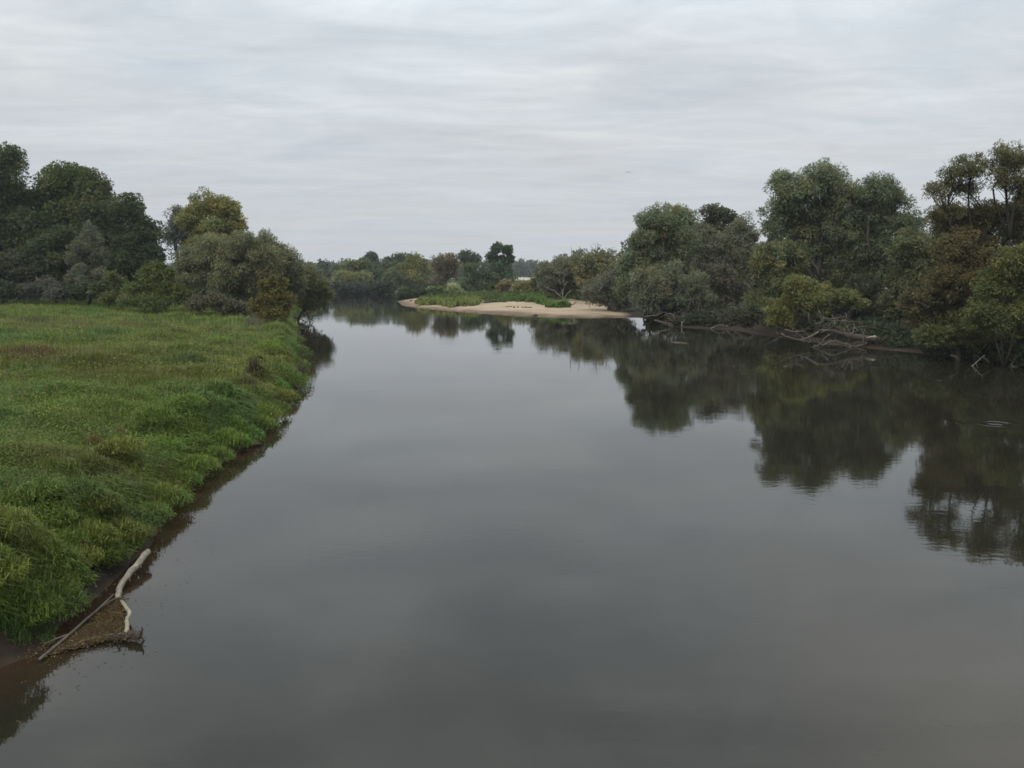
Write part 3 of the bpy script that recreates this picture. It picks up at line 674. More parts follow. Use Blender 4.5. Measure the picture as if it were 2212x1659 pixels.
# leaves of the plants on the bank edge
for (px0, py0, Rr, cl_) in ((640, 835, 1.1, (.105, .165, .03)), (612, 868, 1.0, (.10, .15, .03)), (575, 905, 1.0, (.11, .165, .03)), (520, 955, .9, (.095, .14, .03)), (430, 1022, .8, (.10, .15, .03)), (365, 1085, .8, (.13, .14, .03)), (300, 1150, .7, (.08, .13, .03)), (225, 1215, .6, (.075, .125, .03)), (645, 770, 1.2, (.09, .13, .03))):
    q0 = onground(px0, py0); k = int(1500 * Rr)
    u = unit(rng.normal(size=(k, 3))); u[:, 2] = np.abs(u[:, 2])
    pos = q0 + [-.1, 0, 0] + u * [Rr, Rr * 1.2, Rr * .75] * rng.uniform(.7, 1.08, (k, 1)); sz = .03 + q0[1] * .0013
    v, t3 = leaves_mesh(pos, u + rng.normal(0, .6, (k, 3)) - [0, 0, .4], u + rng.normal(0, .45, (k, 3)), sz * rng.uniform(.7, 1.5, k), sz * rng.uniform(.4, .7, k), True)
    V_.append(v); T_.append(t3 + n); C_.append(np.repeat(np.array(cl_) * rng.uniform(.6, 1.35, (k, 1)), 3, 0)); n += len(v)
# long blades hanging over the bank edge
segs = [(P[i], P[i + 1]) for i in range(1, 3 + len(L_px) - 1)]
for (a, b) in segs:
    ym = (a[1] + b[1]) / 2; ln_ = np.linalg.norm(b - a)
    k = int(ln_ * 430 * (22 / max(ym, 18)) ** .8)
    t_ = rng.random(k); nrm = np.array([-(b - a)[1], (b - a)[0]]) / ln_
    off = (.62 if ym < 21 else .28) + rng.random(k) ** 1.4 * 1.5 + .3 * vnoise(t_ * ln_ + a[1], t_ * 0, .9, 61)
    x = a[0] + (b - a)[0] * t_ + nrm[0] * off; y = a[1] + (b - a)[1] * t_ + nrm[1] * off
    h, d, ins, w = height(x, y, True); ok = ~ins & (d > .15); x, y, h, t_ = x[ok], y[ok], h[ok], t_[ok]; k = len(x)
    if k == 0: continue
    c, L = grass_cols(x, y)
    az = math.atan2(-nrm[1], -nrm[0]) + rng.normal(0, 1.0, k)
    v, q, t3, cc = blades(x, y, h - .02, rng.uniform(.2, .55, k) * (.6 + .8 * vnoise(x, y, 1.1, 62)), (.012 + .0006 * ym) * rng.uniform(.8, 1.5, k), np.clip(rng.normal(.75, .18, k), .2, 1.15), c * [1.02, 1.08, 1.0], azim=az)
    V_.append(v); Q_.append(q + n); T_.append(t3 + n); C_.append(cc); n += len(v)
# bulging tussocks on the bank edge, some of them leaning out over the water
TUS = [(640, 842, .95), (650, 800, 1.0), (640, 768, .9), (648, 742, .9), (640, 724, .8), (612, 872, .8), (590, 893, .85), (560, 930, .8), (530, 955, .8), (505, 972, .7), (462, 1003, .75), (430, 1026, .7), (392, 1058, .65), (355, 1100, .75), (325, 1135, .6), (232, 1218, .5), (290, 1170, .5), (150, 1270, .5), (560, 905, 1.0), (480, 960, .9), (610, 815, 1.2), (590, 760, 1.2), (400, 1020, .8), (330, 1090, .8), (250, 1170, .7), (120, 1250, .6), (540, 860, 1.1), (600, 720, 1.3), (165, 1225, .55), (105, 1275, .5), (60, 1290, .5), (200, 1190, .6), (20, 1300, .55), (90, 1225, .7), (270, 1195, .45)]
for k in range(80):
    i = 3 + rng.integers(0, len(L_px) - 8); a, b = P[i], P[i + 1]; t = rng.random()
    TUS.append((*(a + (b - a) * t + np.array([-(b - a)[1], (b - a)[0]]) / np.linalg.norm(b - a) * rng.uniform(.25, 3.0)), rng.uniform(.35, .8), 1))
for tz in TUS:
    if len(tz) == 3: q = onground(tz[0], tz[1]); tx, ty = q[0] - (.4 if tz[1] < 860 else .05), q[1] + .1
    else: tx, ty = tz[:2]
    Rr = tz[2] * 1.02; k = int(1150 * Rr * (24 / max(ty, 20)) ** .75)
    u = unit(rng.normal(size=(k, 3))); u[:, 2] = np.abs(u[:, 2]) - .12
    hz = max(float(height(np.array([tx]), np.array([ty]))[0]), .25)
    pr = np.array([tx, ty, hz]) + u * [Rr, Rr, Rr * .55] * rng.uniform(.75, 1.05, (k, 1))
    c, L = grass_cols(pr[:, 0], pr[:, 1]); c = c * (1 + rng.normal(0, .10)) * np.array([1 + rng.normal(0.03, .1), 1.05, 1])
    az = np.arctan2(u[:, 1], u[:, 0]) + rng.normal(0, 1.1, k)
    lean = np.clip(np.hypot(u[:, 0], u[:, 1]) * .75 + rng.normal(0, .28, k), .05, 1.15)
    v, q, t3, cc = blades(pr[:, 0], pr[:, 1], np.maximum(pr[:, 2], .06), rng.uniform(.12, .34, k) * (.7 + .3 * Rr), (.012 + .0005 * ty) * rng.uniform(.8, 1.5, k), lean, c, azim=az)
    V_.append(v); Q_.append(q + n); T_.append(t3 + n); C_.append(cc); n += len(v)
o = make_mesh('meadow_grass', np.vstack(V_), [np.vstack(Q_), np.vstack(T_)], M_grass, None, np.vstack(C_))
tag(o, 'tall lush green grass covering the left meadow down to the water', 'grass', kind='stuff')

# undergrowth on the right and far banks
ux, uy = [rng.uniform(-60, 90, 60000)], [rng.uniform(40, 330, 60000)]
for i in range(len(P) - 1):
    if T[i] in (1, 3) and 40 < P[i][1] < 330 and 40 < P[i + 1][1] < 330 and abs(P[i][0]) < 130:
        a, b = P[i], P[i + 1]; ln_ = np.linalg.norm(b - a); nrm = np.array([-(b - a)[1], (b - a)[0]]) / ln_
        k = int(ln_ * 260); t_ = rng.random(k); off = .5 - rng.random(k) ** 1.5 * 9.5
        for sg in (1, -1):
            ux.append(a[0] + (b - a)[0] * t_ + nrm[0] * off * sg); uy.append(a[1] + (b - a)[1] * t_ + nrm[1] * off * sg)
x = np.concatenate(ux); y = np.concatenate(uy)
h, d, ins, w = height(x, y, True)
k = (~ins | (d < .5)) & (((w[3] > .5) & (d > np.where((y > 76) & (y < 128) & (x < 38), np.where((x > 24.5) & (x < 31.5) & (y > 85) & (y < 112), 3.5, 0.5 + 1.0 * vnoise(x, y, 2, 95)), .0)) & (d < 26) & (y < 190) & True) | ((w[1] > .5) & (d > .5) & (d < 12)))
x, y, h = x[k], y[k], h[k]
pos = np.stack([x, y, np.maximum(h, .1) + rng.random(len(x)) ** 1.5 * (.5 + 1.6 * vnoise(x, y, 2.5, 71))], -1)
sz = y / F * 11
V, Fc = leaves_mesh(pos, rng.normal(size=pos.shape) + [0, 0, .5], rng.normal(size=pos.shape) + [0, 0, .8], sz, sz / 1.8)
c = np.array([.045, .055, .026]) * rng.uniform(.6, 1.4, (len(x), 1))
gx_ = rng.uniform(-42, 40, 50000); gy_ = rng.uniform(165, 262, 50000); gh, gd, gi, gw = height(gx_, gy_, True)
g = ~gi & (gw[2] > .4) & ((gd > 32) | ((gy_ > 192) & (gx_ > -21))) & (gx_ < 22); gx_, gy_, gh = gx_[g], gy_[g], gh[g]
gpz = np.stack([gx_, gy_, gh + rng.random(len(gx_)) * .9 * (.3 + vnoise(gx_, gy_, 6, 91))], -1)
V2, F2 = leaves_mesh(gpz, rng.normal(size=gpz.shape) + [0, 0, 1.0], rng.normal(size=gpz.shape) + [0, 0, .5], np.full(len(gx_), .8), np.full(len(gx_), .35))
F2 = F2 + len(V); V = np.vstack([V, V2]); Fc = np.vstack([Fc, F2]); c = np.vstack([c, np.array([.085, .115, .035]) * rng.uniform(.6, 1.4, (len(gx_), 1))])
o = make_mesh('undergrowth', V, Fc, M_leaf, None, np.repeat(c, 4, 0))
tag(o, 'dark undergrowth covering the ground beneath the riverside trees', 'undergrowth', kind='stuff')

# ------------------------------------------------------------------ plants of the sandbar and single meadow plants
def herb(name, label, base_list, n, ln, wd, col, lean=.4, group=None, cat='plant', rise=0.0, cv=.25):
    """a patch of upright blades; base_list = [(x, y, rx, ry)] in metres"""
    o = empty(name, (base_list[0][0], base_list[0][1], float(height(np.array([base_list[0][0]]), np.array([base_list[0][1]]))[0])))
    tag(o, label, cat, group)
    VV, QQ, TT, CC, m = [], [], [], [], 0
    for (cx, cy, rx, ry) in base_list:
        k = int(n / len(base_list))
        a = rng.uniform(0, 2 * np.pi, k); r = np.sqrt(rng.random(k)) * (.8 + .3 * np.sin(a * 3 + cx))
        x = cx + np.cos(a) * r * rx; y = cy + np.sin(a) * r * ry
        h = height(x, y)
        l = ln * rng.uniform(.5, 1.25, k) * (1.1 - .45 * r) * (.7 + .6 * vnoise(x, y, rx * .4 + .05, 41))
        c = np.array(col) * rng.uniform(1 - cv, 1 + cv, (k, 1)) * (1 + rng.normal(0, .08, (k, 3)))
        v, q, t3, cc = blades(x, y, np.maximum(h, 0) - .02, l, wd * rng.uniform(.7, 1.4, k), np.clip(rng.normal(lean, .2, k), .05, .95), np.clip(c, .01, .6))
        VV.append(v); QQ.append(q + m); TT.append(t3 + m); CC.append(cc); m += len(v)
    make_mesh('foliage', np.vstack(VV), [np.vstack(QQ), np.vstack(TT)], M_grass, o, np.vstack(CC))
    return o
def gl(x_, y_, z_=.8): p = gp(x_, y_, z_); return p[0], p[1]
def W_(px_, D_): return px_ * D_ / F
GS = 'green plant patches on the sandbar'
bl = []
for (a, b, rx, ry) in ((915, 651, 16, 9), (940, 652, 20, 9), (965, 654, 20, 8), (985, 656, 18, 6), (1010, 655, 20, 6), (1028, 653, 14, 6), (1000, 652, 22, 8)):
    p = gl(a, b); bl.append((p[0], p[1], W_(rx, p[1]), 6 + ry * .3))
herb('sandbar_plants', 'long yellow-green strip of plants on the left half of the sandbar', bl, 9000, 1.6, .24, (.165, .190, .050), group=GS)
bl = []
for (a, b, rx, ry) in ((1100, 651, 18, 5), (1130, 652, 20, 5), (1155, 654, 18, 4), (1172, 657, 14, 4), (1150, 650, 26, 6)):
    p = gl(a, b); bl.append((p[0], p[1], W_(rx, p[1]), 5))
herb('sandbar_plants', 'deep green patch of plants at the back of the sandbar by the pale boughs', bl, 7000, 1.6, .22, (.105, .170, .040), group=GS)
bl = []
for (a, b, rx, ry) in ((1190, 663, 14, 4), (1215, 664, 16, 4)):
    p = gl(a, b, .7); bl.append((p[0], p[1], W_(rx, p[1]), 2.2))
herb('sandbar_plants', 'small oblong bright green patch at the right front of the sandbar', bl, 3500, 1.6, .16, (.120, .200, .040), group=GS)
bl = []
for (a, b, rx, ry) in ((1060, 653, 22, 4), (1085, 653, 14, 4)):
    p = gl(a, b); bl.append((p[0], p[1], W_(rx, p[1]), 3))
herb('sandbar_plants', 'thin low greyish plants between the two large green patches', bl, 900, .6, .16, (.085, .095, .05), group=GS)
# reeds on the right bank
p = gl(1905, 735, .4)
herb('reed_patch', 'blue-green reeds behind the right end of the big fallen tree', [(p[0], p[1] + 1.5, 2.6, 1.2), (p[0] + 3, p[1] + .5, 1.5, 1)], 1500, 1.9, .06, (.035, .062, .040), .2, cat='reeds')
# single plants in the meadow
GM = 'weed clumps in the meadow'
def weed(label, px_, py_, n, ln, wd, col, r, z_=1.9, lean=.35):
    p = onground(px_, py_); herb('weed_clump', label, [(p[0], p[1], r, r)], n, ln, wd, col, lean, GM)
weed('rust-orange withered weed clump in the middle of the near grass', 205, 965, 420, .5, .016, (.150, .108, .038), .42)
weed('yellow-green clump drooping over the bank edge above the pale log', 372, 1052, 700, .62, .022, (.125, .120, .030), .55, 1.2)
weed('dry straw-coloured tuft beside the rust-orange weeds', 262, 945, 160, .6, .012, (.19, .16, .075), .4)
weed('dark brown dead stalks on the bank edge near the bend', 548, 800, 380, .75, .03, (.058, .046, .026), .8, 1.6)
weed('reddish brown dock stalks far left in the meadow', 60, 770, 700, .9, .035, (.105, .076, .034), 2.2, 2.1, .15)
weed('bare grey twiggy weeds on the bank before the orange-green young tree', 552, 706, 260, 1.5, .022, (.13, .115, .09), 1.6, 1.9, .3)
weed('small yellowish tuft on the near bank at the lower left', 105, 1265, 300, .35, .014, (.150, .118, .030), .25, .9)
weed('low leafy green patch on the mud beside the stick raft', 85, 1368, 520, .26, .018, (.075, .105, .032), .45, .2, .6)
weed('fresh green tuft rooted on the mud at the lower left corner', 15, 1345, 500, .5, .014, (.065, .115, .030), .5, .4, .5)

# ------------------------------------------------------------------ wood in the foreground
def driftwood(name, label, px_list, r0, r1, z0=.06, col=(.225, .195, .15), cat='driftwood', group=None, n=14, zs=None, parts=()):
    w = [gp(a, b, (zs[i] if zs else z0)) for i, (a, b) in enumerate(px_list)]
    o = empty(name, w[0]); tag(o, label, cat, group)
    tb = Tubes(); tb.add(w, r0, r1, n, 9, wob=r0 * .12, bump=.09, col=col); tb.build('wood', M_wood, o)
    for (nm, pl, a, b, zl, cc) in parts:
        tb = Tubes(); tb.add([gp(u, v, zl[i]) for i, (u, v) in enumerate(pl)], a, b, 8, 6, wob=a * .1, col=cc); tb.build(nm, M_wood, o)
    return o
GW = 'pale driftwood by the stick raft'
driftwood('driftwood_log', 'long pale barkless log with its upper end raised above the water', [(320, 1192), (303, 1212), (283, 1236), (266, 1256), (257, 1276), (255, 1295)],   .078, .060, zs=[.30, .25, .19, .13, .08, .02], group=GW,
          parts=[('knot', [(302, 1222), (306, 1228)], .035, .01, [.22, .2], (.07, .05, .035)), ('knot', [(278, 1250), (282, 1256)], .03, .01, [.15, .13], (.07, .05, .035)), ('bark_strip', [(312, 1206), (300, 1222), (286, 1240)], .035, .02, [.22, .18, .13], (.13, .10, .07))])
driftwood('driftwood_stick', 'kinked pale stick standing at the outer edge of the leaf raft', [(262, 1298), (272, 1312), (281, 1325), (274, 1340), (275, 1356), (271, 1372)], .036, .042, zs=[.08, .14, .2, .15, .12, .05], col=(.26, .235, .165), group=GW)
driftwood('fallen_branch', 'long thin dark branch slanting from the mud to the pale log', [(85, 1425), (150, 1370), (205, 1322), (245, 1295), (280, 1292)], .030, .014, zs=[.05, .1, .12, .12, .16], col=(.095, .08, .062), cat='branch',
          parts=[('twig', [(245, 1295), (262, 1288), (275, 1290)], .014, .006, [.12, .18, .16], (.16, .14, .11)), ('twig', [(150, 1370), (120, 1380), (95, 1392)], .018, .008, [.1, .12, .08], (.12, .1, .08)), ('twig', [(205, 1322), (228, 1300), (246, 1283)], .016, .007, [.12, .18, .24], (.15, .13, .1))])
driftwood('fallen_branch', 'low brown branch along the near edge of the leaf raft', [(115, 1412), (165, 1392), (215, 1378), (262, 1372), (298, 1378)], .03, .05, zs=[.03, .04, .05, .06, .08], col=(.12, .085, .05), cat='branch')
# stump-like root clump at the outer end of the raft
pc = gp(296, 1383, .02); rc = empty('root_clump', pc); tag(rc, 'dark gnarled root clump poking from the water at the raft tip', 'roots')
tb = Tubes()
tb.add([pc + [-.5, .1, .0], pc + [-.2, .03, .1], pc + [.08, 0, .1]], .04, .065, 9, 8, .03, .4, (.055, .043, .033)); tb.build('stump', M_wood, rc)
tb = Tubes()
for k in range(60):
    s = pc + [rng.uniform(-.6, .1), rng.uniform(-.1, .12), .06]; e = s + unit(rng.normal(size=3) * [1, 1, .6] + [.1, 0, .45]) * rng.uniform(.06, .2)
    tb.add([s, (s + e) / 2 + rng.normal(0, .03, 3), e], .011, .004, 5, 4, col=(.075, .058, .045))
tb.build('rootlets', M_wood, rc)['kind'] = 'stuff'
tb = Tubes(); tb.add([pc + [.08, .02, .12], pc + [.1, .02, .22], pc + [.09, .02, .27]], .022, .008, 5, 6, col=(.06, .05, .04)); tb.build('spike', M_wood, rc)

# leaf raft: floating leaves and twig litter between the branches
tri = np.array([gp(a, b, .03)[:2] for a, b in ((262, 1296), (268, 1376), (118, 1412))])
u = rng.random((9000, 2)); s = u.sum(1) > 1; u[s] = 1 - u[s]
pxy = tri[0] + u[:, :1] * (tri[1] - tri[0]) + u[:, 1:] * (tri[2] - tri[0])
ex = np.array([gp(rng.uniform(150, 300), rng.uniform(1366, 1392), .02)[:2] for _ in range(700)])
mp_ = np.array([gp(90 + rng.normal(0, 45), 1400 + rng.normal(0, 14), .05)[:2] for _ in range(500)])
pxy = np.vstack([pxy, ex, mp_]); pxy += rng.normal(0, .05, pxy.shape)
n_ = len(pxy)
pos = np.column_stack([pxy, rng.uniform(.01, .07, n_) + .05 * vnoise(pxy[:, 0], pxy[:, 1], .3, 51)])
cidx = rng.random(n_)
c = np.where((cidx < .5)[:, None], np.array([.105, .068, .032]), np.where((cidx < .8)[:, None], np.array([.17, .12, .05]), np.array([.06, .045, .028]))) * rng.uniform(.6, 1.4, (n_, 1))
big = cidx > .985; c[big] = (.32, .26, .11)
V, Fc = leaves_mesh(pos, rng.normal(size=pos.shape) * [1, 1, .25], rng.normal(size=pos.shape) * .4 + [0, 0, 1], rng.uniform(.02, .06, n_), rng.uniform(.010, .028, n_))
tag(make_mesh('leaf_raft', V, Fc, M_leaf, None, np.repeat(c, 4, 0)), 'raft of brown fallen leaves and litter caught between the branches', 'leaf litter', kind='stuff')
tb = Tubes()
for k in range(70):
    w_ = rng.dirichlet((1, 1, 1)); c0 = np.append(w_ @ tri, .05); a_ = rng.uniform(0, np.pi); L_ = rng.uniform(.1, .4)
    dv = np.array([math.cos(a_), math.sin(a_), 0]) * L_
    tb.add([c0 - dv / 2, c0 + rng.normal(0, .02, 3), c0 + dv / 2 + [0, 0, rng.uniform(0, .06)]], rng.uniform(.005, .012), .004, 5, 4, col=np.array([.15, .12, .085]) * rng.uniform(.4, 1.3))
tag(tb.build('twig_litter', M_wood), 'small twigs strewn over the raft of brown leaves', 'twigs', kind='stuff')
fp = np.array([gp(rng.uniform(40, 520), rng.uniform(1150, 1600), .004) for _ in range(260)]); ii = river_sd(fp[:, 0], fp[:, 1]); fp = fp[ii[1] & (ii[0].min(0) < 2.2)]; fp[:, 2] = .008
V, Fc = leaves_mesh(fp, rng.normal(size=fp.shape) * [1, 1, 0], np.tile([0, 0, 1.], (len(fp), 1)), rng.uniform(.03, .07, len(fp)), rng.uniform(.015, .035, len(fp)))
tag(make_mesh('floating_leaves', V, Fc, M_leaf, None, np.repeat(np.array([.16, .125, .06]) * rng.uniform(.4, 1.4, (len(fp), 1)), 4, 0)), 'scattered small leaves floating on the water near the left bank', 'leaf litter', kind='stuff')
# litter on the mud shelf, few pale leaves
q = [(rng.uniform(60, 330), 0) for _ in range(260)]
pl = []
for a, _ in q:
    b = np.interp(a, [40, 95, 190, 262, 318, 345], [1400, 1385, 1300, 1235, 1180, 1135]) + rng.normal(-22, 22)
    pl.append(gp(a, b, .15))
pl = np.array(pl); pl[:, 2] = np.maximum(height(pl[:, 0], pl[:, 1]), 0) + .015
V, Fc = leaves_mesh(pl, rng.normal(size=pl.shape) * [1, 1, .2], rng.normal(size=pl.shape) * .3 + [0, 0, 1], rng.uniform(.03, .08, len(pl)), rng.uniform(.02, .05, len(pl)))
c = np.where(rng.random((len(pl), 1)) < .3, np.array([.30, .24, .15]), np.array([.10, .075, .05])) * rng.uniform(.6, 1.2, (len(pl), 1))
tag(make_mesh('bank_litter', V, Fc, M_leaf, None, np.repeat(c, 4, 0)), 'scattered dead leaves on the dark mud below the near grass', 'leaf litter', kind='stuff')

# ------------------------------------------------------------------ deadwood of the far left corner and the right bank
def zmap(x0, y0, x1, y1, W=2212):
    s = (x1 - x0) / W
    return lambda p: ((x0 + p[0] * s) * 2212 / 2592, (y0 + p[1] * s) * 2212 / 2592)
def deadwood(name, label, D_, zm, lines, col, cat='deadwood', group=None, trunk=None, rk=1.0, twigs=0):
    allp = [at(*zm(p), D_) for l in lines for p in l[0]]
    b = np.mean(allp, axis=0); b[2] = max(0, min(p[2] for p in allp))
    o = empty(name, b); tag(o, label, cat, group)
    if trunk:
        tb = Tubes(); tb.add([at(*zm(p), D_ + .5) for p in trunk[0]], trunk[1], trunk[2], 14, 10, .03, .12, trunk[3]); tb.build('trunk', M_wood, o)
    for (l, r) in lines:
        dz = rng.uniform(-1.2, 1.2); ds = rng.uniform(-.5, .5)
        w = [at(*zm(p), D_ + dz * .5 + ds * i * .4) for i, p in enumerate(l)]
        tb = Tubes(); tb.add(w, r * rk, r * rk * .45, max(6, 3 * len(l)), 6, r * .25, .1, col)
        e = w[-1]; s0 = w[len(w) // 2]
        for q in range(2):
            e2 = s0 + (e - s0) * rng.uniform(.3, 1) ; e3 = e2 + unit(rng.normal(size=3) + [0, 0, .2]) * rng.uniform(.3, .9)
            tb.add([e2, (e2 + e3) / 2 + rng.normal(0, .06, 3), e3], r * rk * .4, r * rk * .15, 5, 4, col=col)
        tb.build('branch', M_wood, o)
    if twigs:
        tb = Tubes(); A = np.array(allp); lo, hi = A.min(0), A.max(0)
        for q in range(twigs):
            s0 = A[rng.integers(len(A))] + rng.normal(0, .35, 3) * [1.6, 1, .5]; s0[2] = max(s0[2], .02)
            e = s0 + unit(rng.normal(size=3) * [1, .8, .6] + [0, 0, .3]) * rng.uniform(.5, 1.9)
            tb.add([s0, (s0 + e) / 2 + rng.normal(0, .12, 3), e], rng.uniform(.012, .03), .008, 5, 4, col=np.array(col) * rng.uniform(.4, 1.0))
        tb.build('twigs', M_wood, o)['kind'] = 'stuff'
    return o
z3 = zmap(1620, 740, 1980, 900); z4 = zmap(1960, 740, 2320, 920); z6 = zmap(1600, 720, 2592, 1120); z5 = zmap(600, 640, 900, 920, 1778)
GD = 'deadwood at the foot of the right bank'
pale = (.195, .165, .13); mid_ = (.12, .10, .08)
deadwood('dead_branches', 'bleached forked branches dipping into the water, leftmost of the right bank deadwood', 116, z3,
  [([(225, 430), (330, 460), (420, 475), (500, 510), (585, 520)], .07), ([(460, 325), (510, 350), (535, 410), (545, 480), (585, 520)], .06), ([(440, 400), (500, 440), (545, 490)], .045), ([(75, 375), (200, 360), (260, 355), (340, 320)], .045), ([(665, 440), (665, 360), (682, 318)], .05)], pale, group=GD, twigs=40)
deadwood('stake', 'short pale stake upright in the water by the bleached forked branches', 114, z3, [([(648, 560), (650, 500), (648, 455)], .10)], (.30, .26, .21), cat='stake')
deadwood('dead_branches', 'tangle of brown dead boughs below the low grey-green willow', 117.5, z3,
  [([(905, 300), (912, 220), (932, 128)], .055), ([(800, 378), (930, 395), (1060, 400)], .05), ([(820, 375), (930, 335), (990, 320)], .04), ([(865, 440), (960, 375), (1030, 350)], .045), ([(950, 255), (1020, 320), (1075, 362)], .07), ([(930, 515), (985, 490)], .05), ([(1110, 320), (1160, 390), (1185, 450)], .045), ([(1145, 320), (1155, 260)], .06), ([(742, 275), (756, 200)], .04), ([(700, 470), (850, 460), (1000, 455), (1150, 500)], .09), ([(680, 510), (820, 480), (1100, 520)], .08)], mid_, group=GD, twigs=120)
deadwood('dead_branches', 'fan of arching pale branches rising left of the reddish mud', 111, z3,
  [([(1330, 550), (1450, 450), (1560, 415), (1740, 405)], .065), ([(1460, 430), (1475, 380), (1492, 325)], .05), ([(1340, 400), (1400, 350), (1425, 285)], .04), ([(1550, 480), (1650, 425), (1720, 435), (1780, 465)], .05), ([(1380, 560), (1470, 545)], .05), ([(1600, 555), (1780, 540)], .045), ([(1470, 530), (1580, 450)], .035), ([(1100, 560), (1240, 500), (1330, 530)], .06), ([(1200, 440), (1260, 340), (1320, 300)], .03), ([(1230, 470), (1330, 360), (1380, 330)], .03)], pale, group=GD, twigs=70)
p0, p1 = gp(*z3((520, 778))), gp(*z3((735, 797)))
o = empty('floating_stick', p0); tag(o, 'thin stick floating on the dark water before the right bank deadwood', 'stick'); tb = Tubes(); tb.add([p0, (p0 + p1) / 2 + [0, 0, .05], p1], .05, .02, 8, 6, .02, .1, pale); tb.build('wood', M_wood, o)
deadwood('fallen_tree', 'big fallen tree with bleached branches lying along the right bank water', 83, z4,
  [([(690, 610), (540, 690), (400, 740)], .085), ([(110, 640), (200, 690), (400, 740), (580, 775)], .065), ([(1560, 765), (1400, 800), (1290, 835), (1200, 835), (1140, 805), (1060, 790), (960, 755), (860, 765), (750, 825)], .075), ([(1200, 835), (1145, 868)], .09), ([(1390, 800), (1380, 690), (1402, 570)], .055), ([(1220, 660), (1245, 535)], .06), ([(690, 290), (740, 375), (775, 425), (660, 500)], .055), ([(615, 430), (660, 500)], .035), ([(750, 390), (880, 415), (1052, 375)], .06), ([(880, 447), (1000, 445), (1090, 435), (1122, 400)], .05), ([(160, 580), (220, 590), (300, 610), (400, 600), (500, 570)], .05), ([(860, 650), (780, 710), (750, 770), (650, 830), (450, 885)], .055), ([(690, 580), (740, 590), (830, 580), (872, 545)], .045), ([(930, 510), (935, 455)], .05), ([(845, 530), (855, 485)], .045), ([(1130, 520), (1190, 645)], .05), ([(1100, 320), (1127, 392)], .035), ([(1050, 870), (1300, 880), (1700, 870), (2050, 880)], .06), ([(1080, 560), (1110, 640)], .06)], (.175, .15, .118), cat='fallen tree', twigs=130, trunk=([(2130, 770), (1800, 760), (1600, 735), (1350, 700), (1200, 690), (1050, 640), (900, 605), (720, 600)], .45, .12, (.075, .06, .048)))
pb = at(*z4((1530, 695)), 82.3); o = empty('broken_bough', pb); tag(o, 'pale splintered wood lump on top of the fallen tree trunk', 'wood'); tb = Tubes()
tb.add([pb + [-.55, 0, -.08], pb + [-.1, 0, .03], pb + [.4, .1, .0]], .06, .16, 8, 7, .02, .25, (.27, .24, .16)); tb.build('wood', M_wood, o)
deadwood('dead_branches', 'thin grey sticks leaning into the water near the right edge', 66, z6, [([(1890, 490), (1940, 440), (1990, 400)], .06), ([(1940, 440), (1955, 480)], .03), ([(1800, 400), (1838, 416)], .04), ([(2212, 470), (2150, 462), (2090, 505)], .06), ([(2140, 462), (2150, 440)], .04)], (.15, .13, .105), group=GD)
# left corner: overhanging boughs and log below the leaning willow
deadwood('drooping_boughs', 'black drooping boughs dipping into the river under the leaning willow', 125, z5,
  [([(1000, 800), (1040, 900), (1090, 980), (1140, 1020)], .10), ([(1090, 760), (1075, 860), (1060, 960), (1130, 1085)], .09), ([(860, 960), (980, 1010), (1130, 1085)], .08), ([(1190, 760), (1210, 860), (1240, 920), (1290, 935)], .07), ([(1290, 740), (1310, 830), (1330, 880)], .06), ([(1020, 860), (985, 940)], .05), ([(950, 800), (1000, 890), (1010, 960)], .06)], (.030, .026, .022), cat='boughs', group='deadwood on the left bank')
deadwood('waterside_log', 'short dark log lying in the water at the tip of the grassy bank', 104, z5,
  [([(1000, 1150), (1100, 1152), (1210, 1160)], .05), ([(930, 1100), (990, 1105), (1005, 1112)], .06)], (.04, .033, .027), cat='log', group='deadwood on the left bank', trunk=([(720, 1100), (850, 1130), (1005, 1150)], .20, .24, (.040, .033, .027)))
# twigs above the olive willow and pale boughs at the sandbar end
zb = zmap(1250, 600, 1600, 820)
deadwood('bare_boughs', 'pale forked bare boughs spreading from one root at the sandbar end', 181, zb,
  [([(1110, 990), (1100, 890), (1130, 780), (1190, 710)], .10), ([(1080, 960), (980, 870), (900, 830), (800, 790)], .09), ([(1125, 990), (1180, 900), (1260, 845)], .09), ([(1070, 920), (1085, 850)], .05), ([(1130, 780), (1110, 700), (1125, 620)], .05), ([(1090, 770), (1050, 700)], .05)], (.215, .19, .15), cat='boughs', group='dead boughs by the sandbar')
deadwood('driftwood', 'grey looped driftwood beside the bright green patch on the sandbar', 160, zb,
  [([(1190, 1010), (1250, 1000), (1340, 1015)], .15), ([(1190, 1100), (1260, 1075), (1310, 1040)], .2), ([(1020, 1030), (1100, 1025)], .12)], (.22, .20, .15), group='dead boughs by the sandbar')
deadwood('dead_treetop', 'leafless grey twigs rising above the thin olive willow', 171, zb,
  [([(1240, 330), (1240, 260), (1235, 200)], .09), ([(1390, 260), (1380, 200), (1370, 150)], .09), ([(1660, 260), (1660, 180), (1665, 110)], .09), ([(1660, 210), (1600, 180), (1550, 150)], .06), ([(1660, 180), (1720, 130)], .06), ([(1820, 330), (1820, 230), (1810, 190)], .09), ([(1820, 260), (1880, 190), (1895, 160)], .06), ([(1640, 180), (1620, 120)], .05), ([(1810, 420), (1790, 330), (1740, 240)], .1)], (.10, .09, .08), cat='twigs', group='dead boughs by the sandbar')

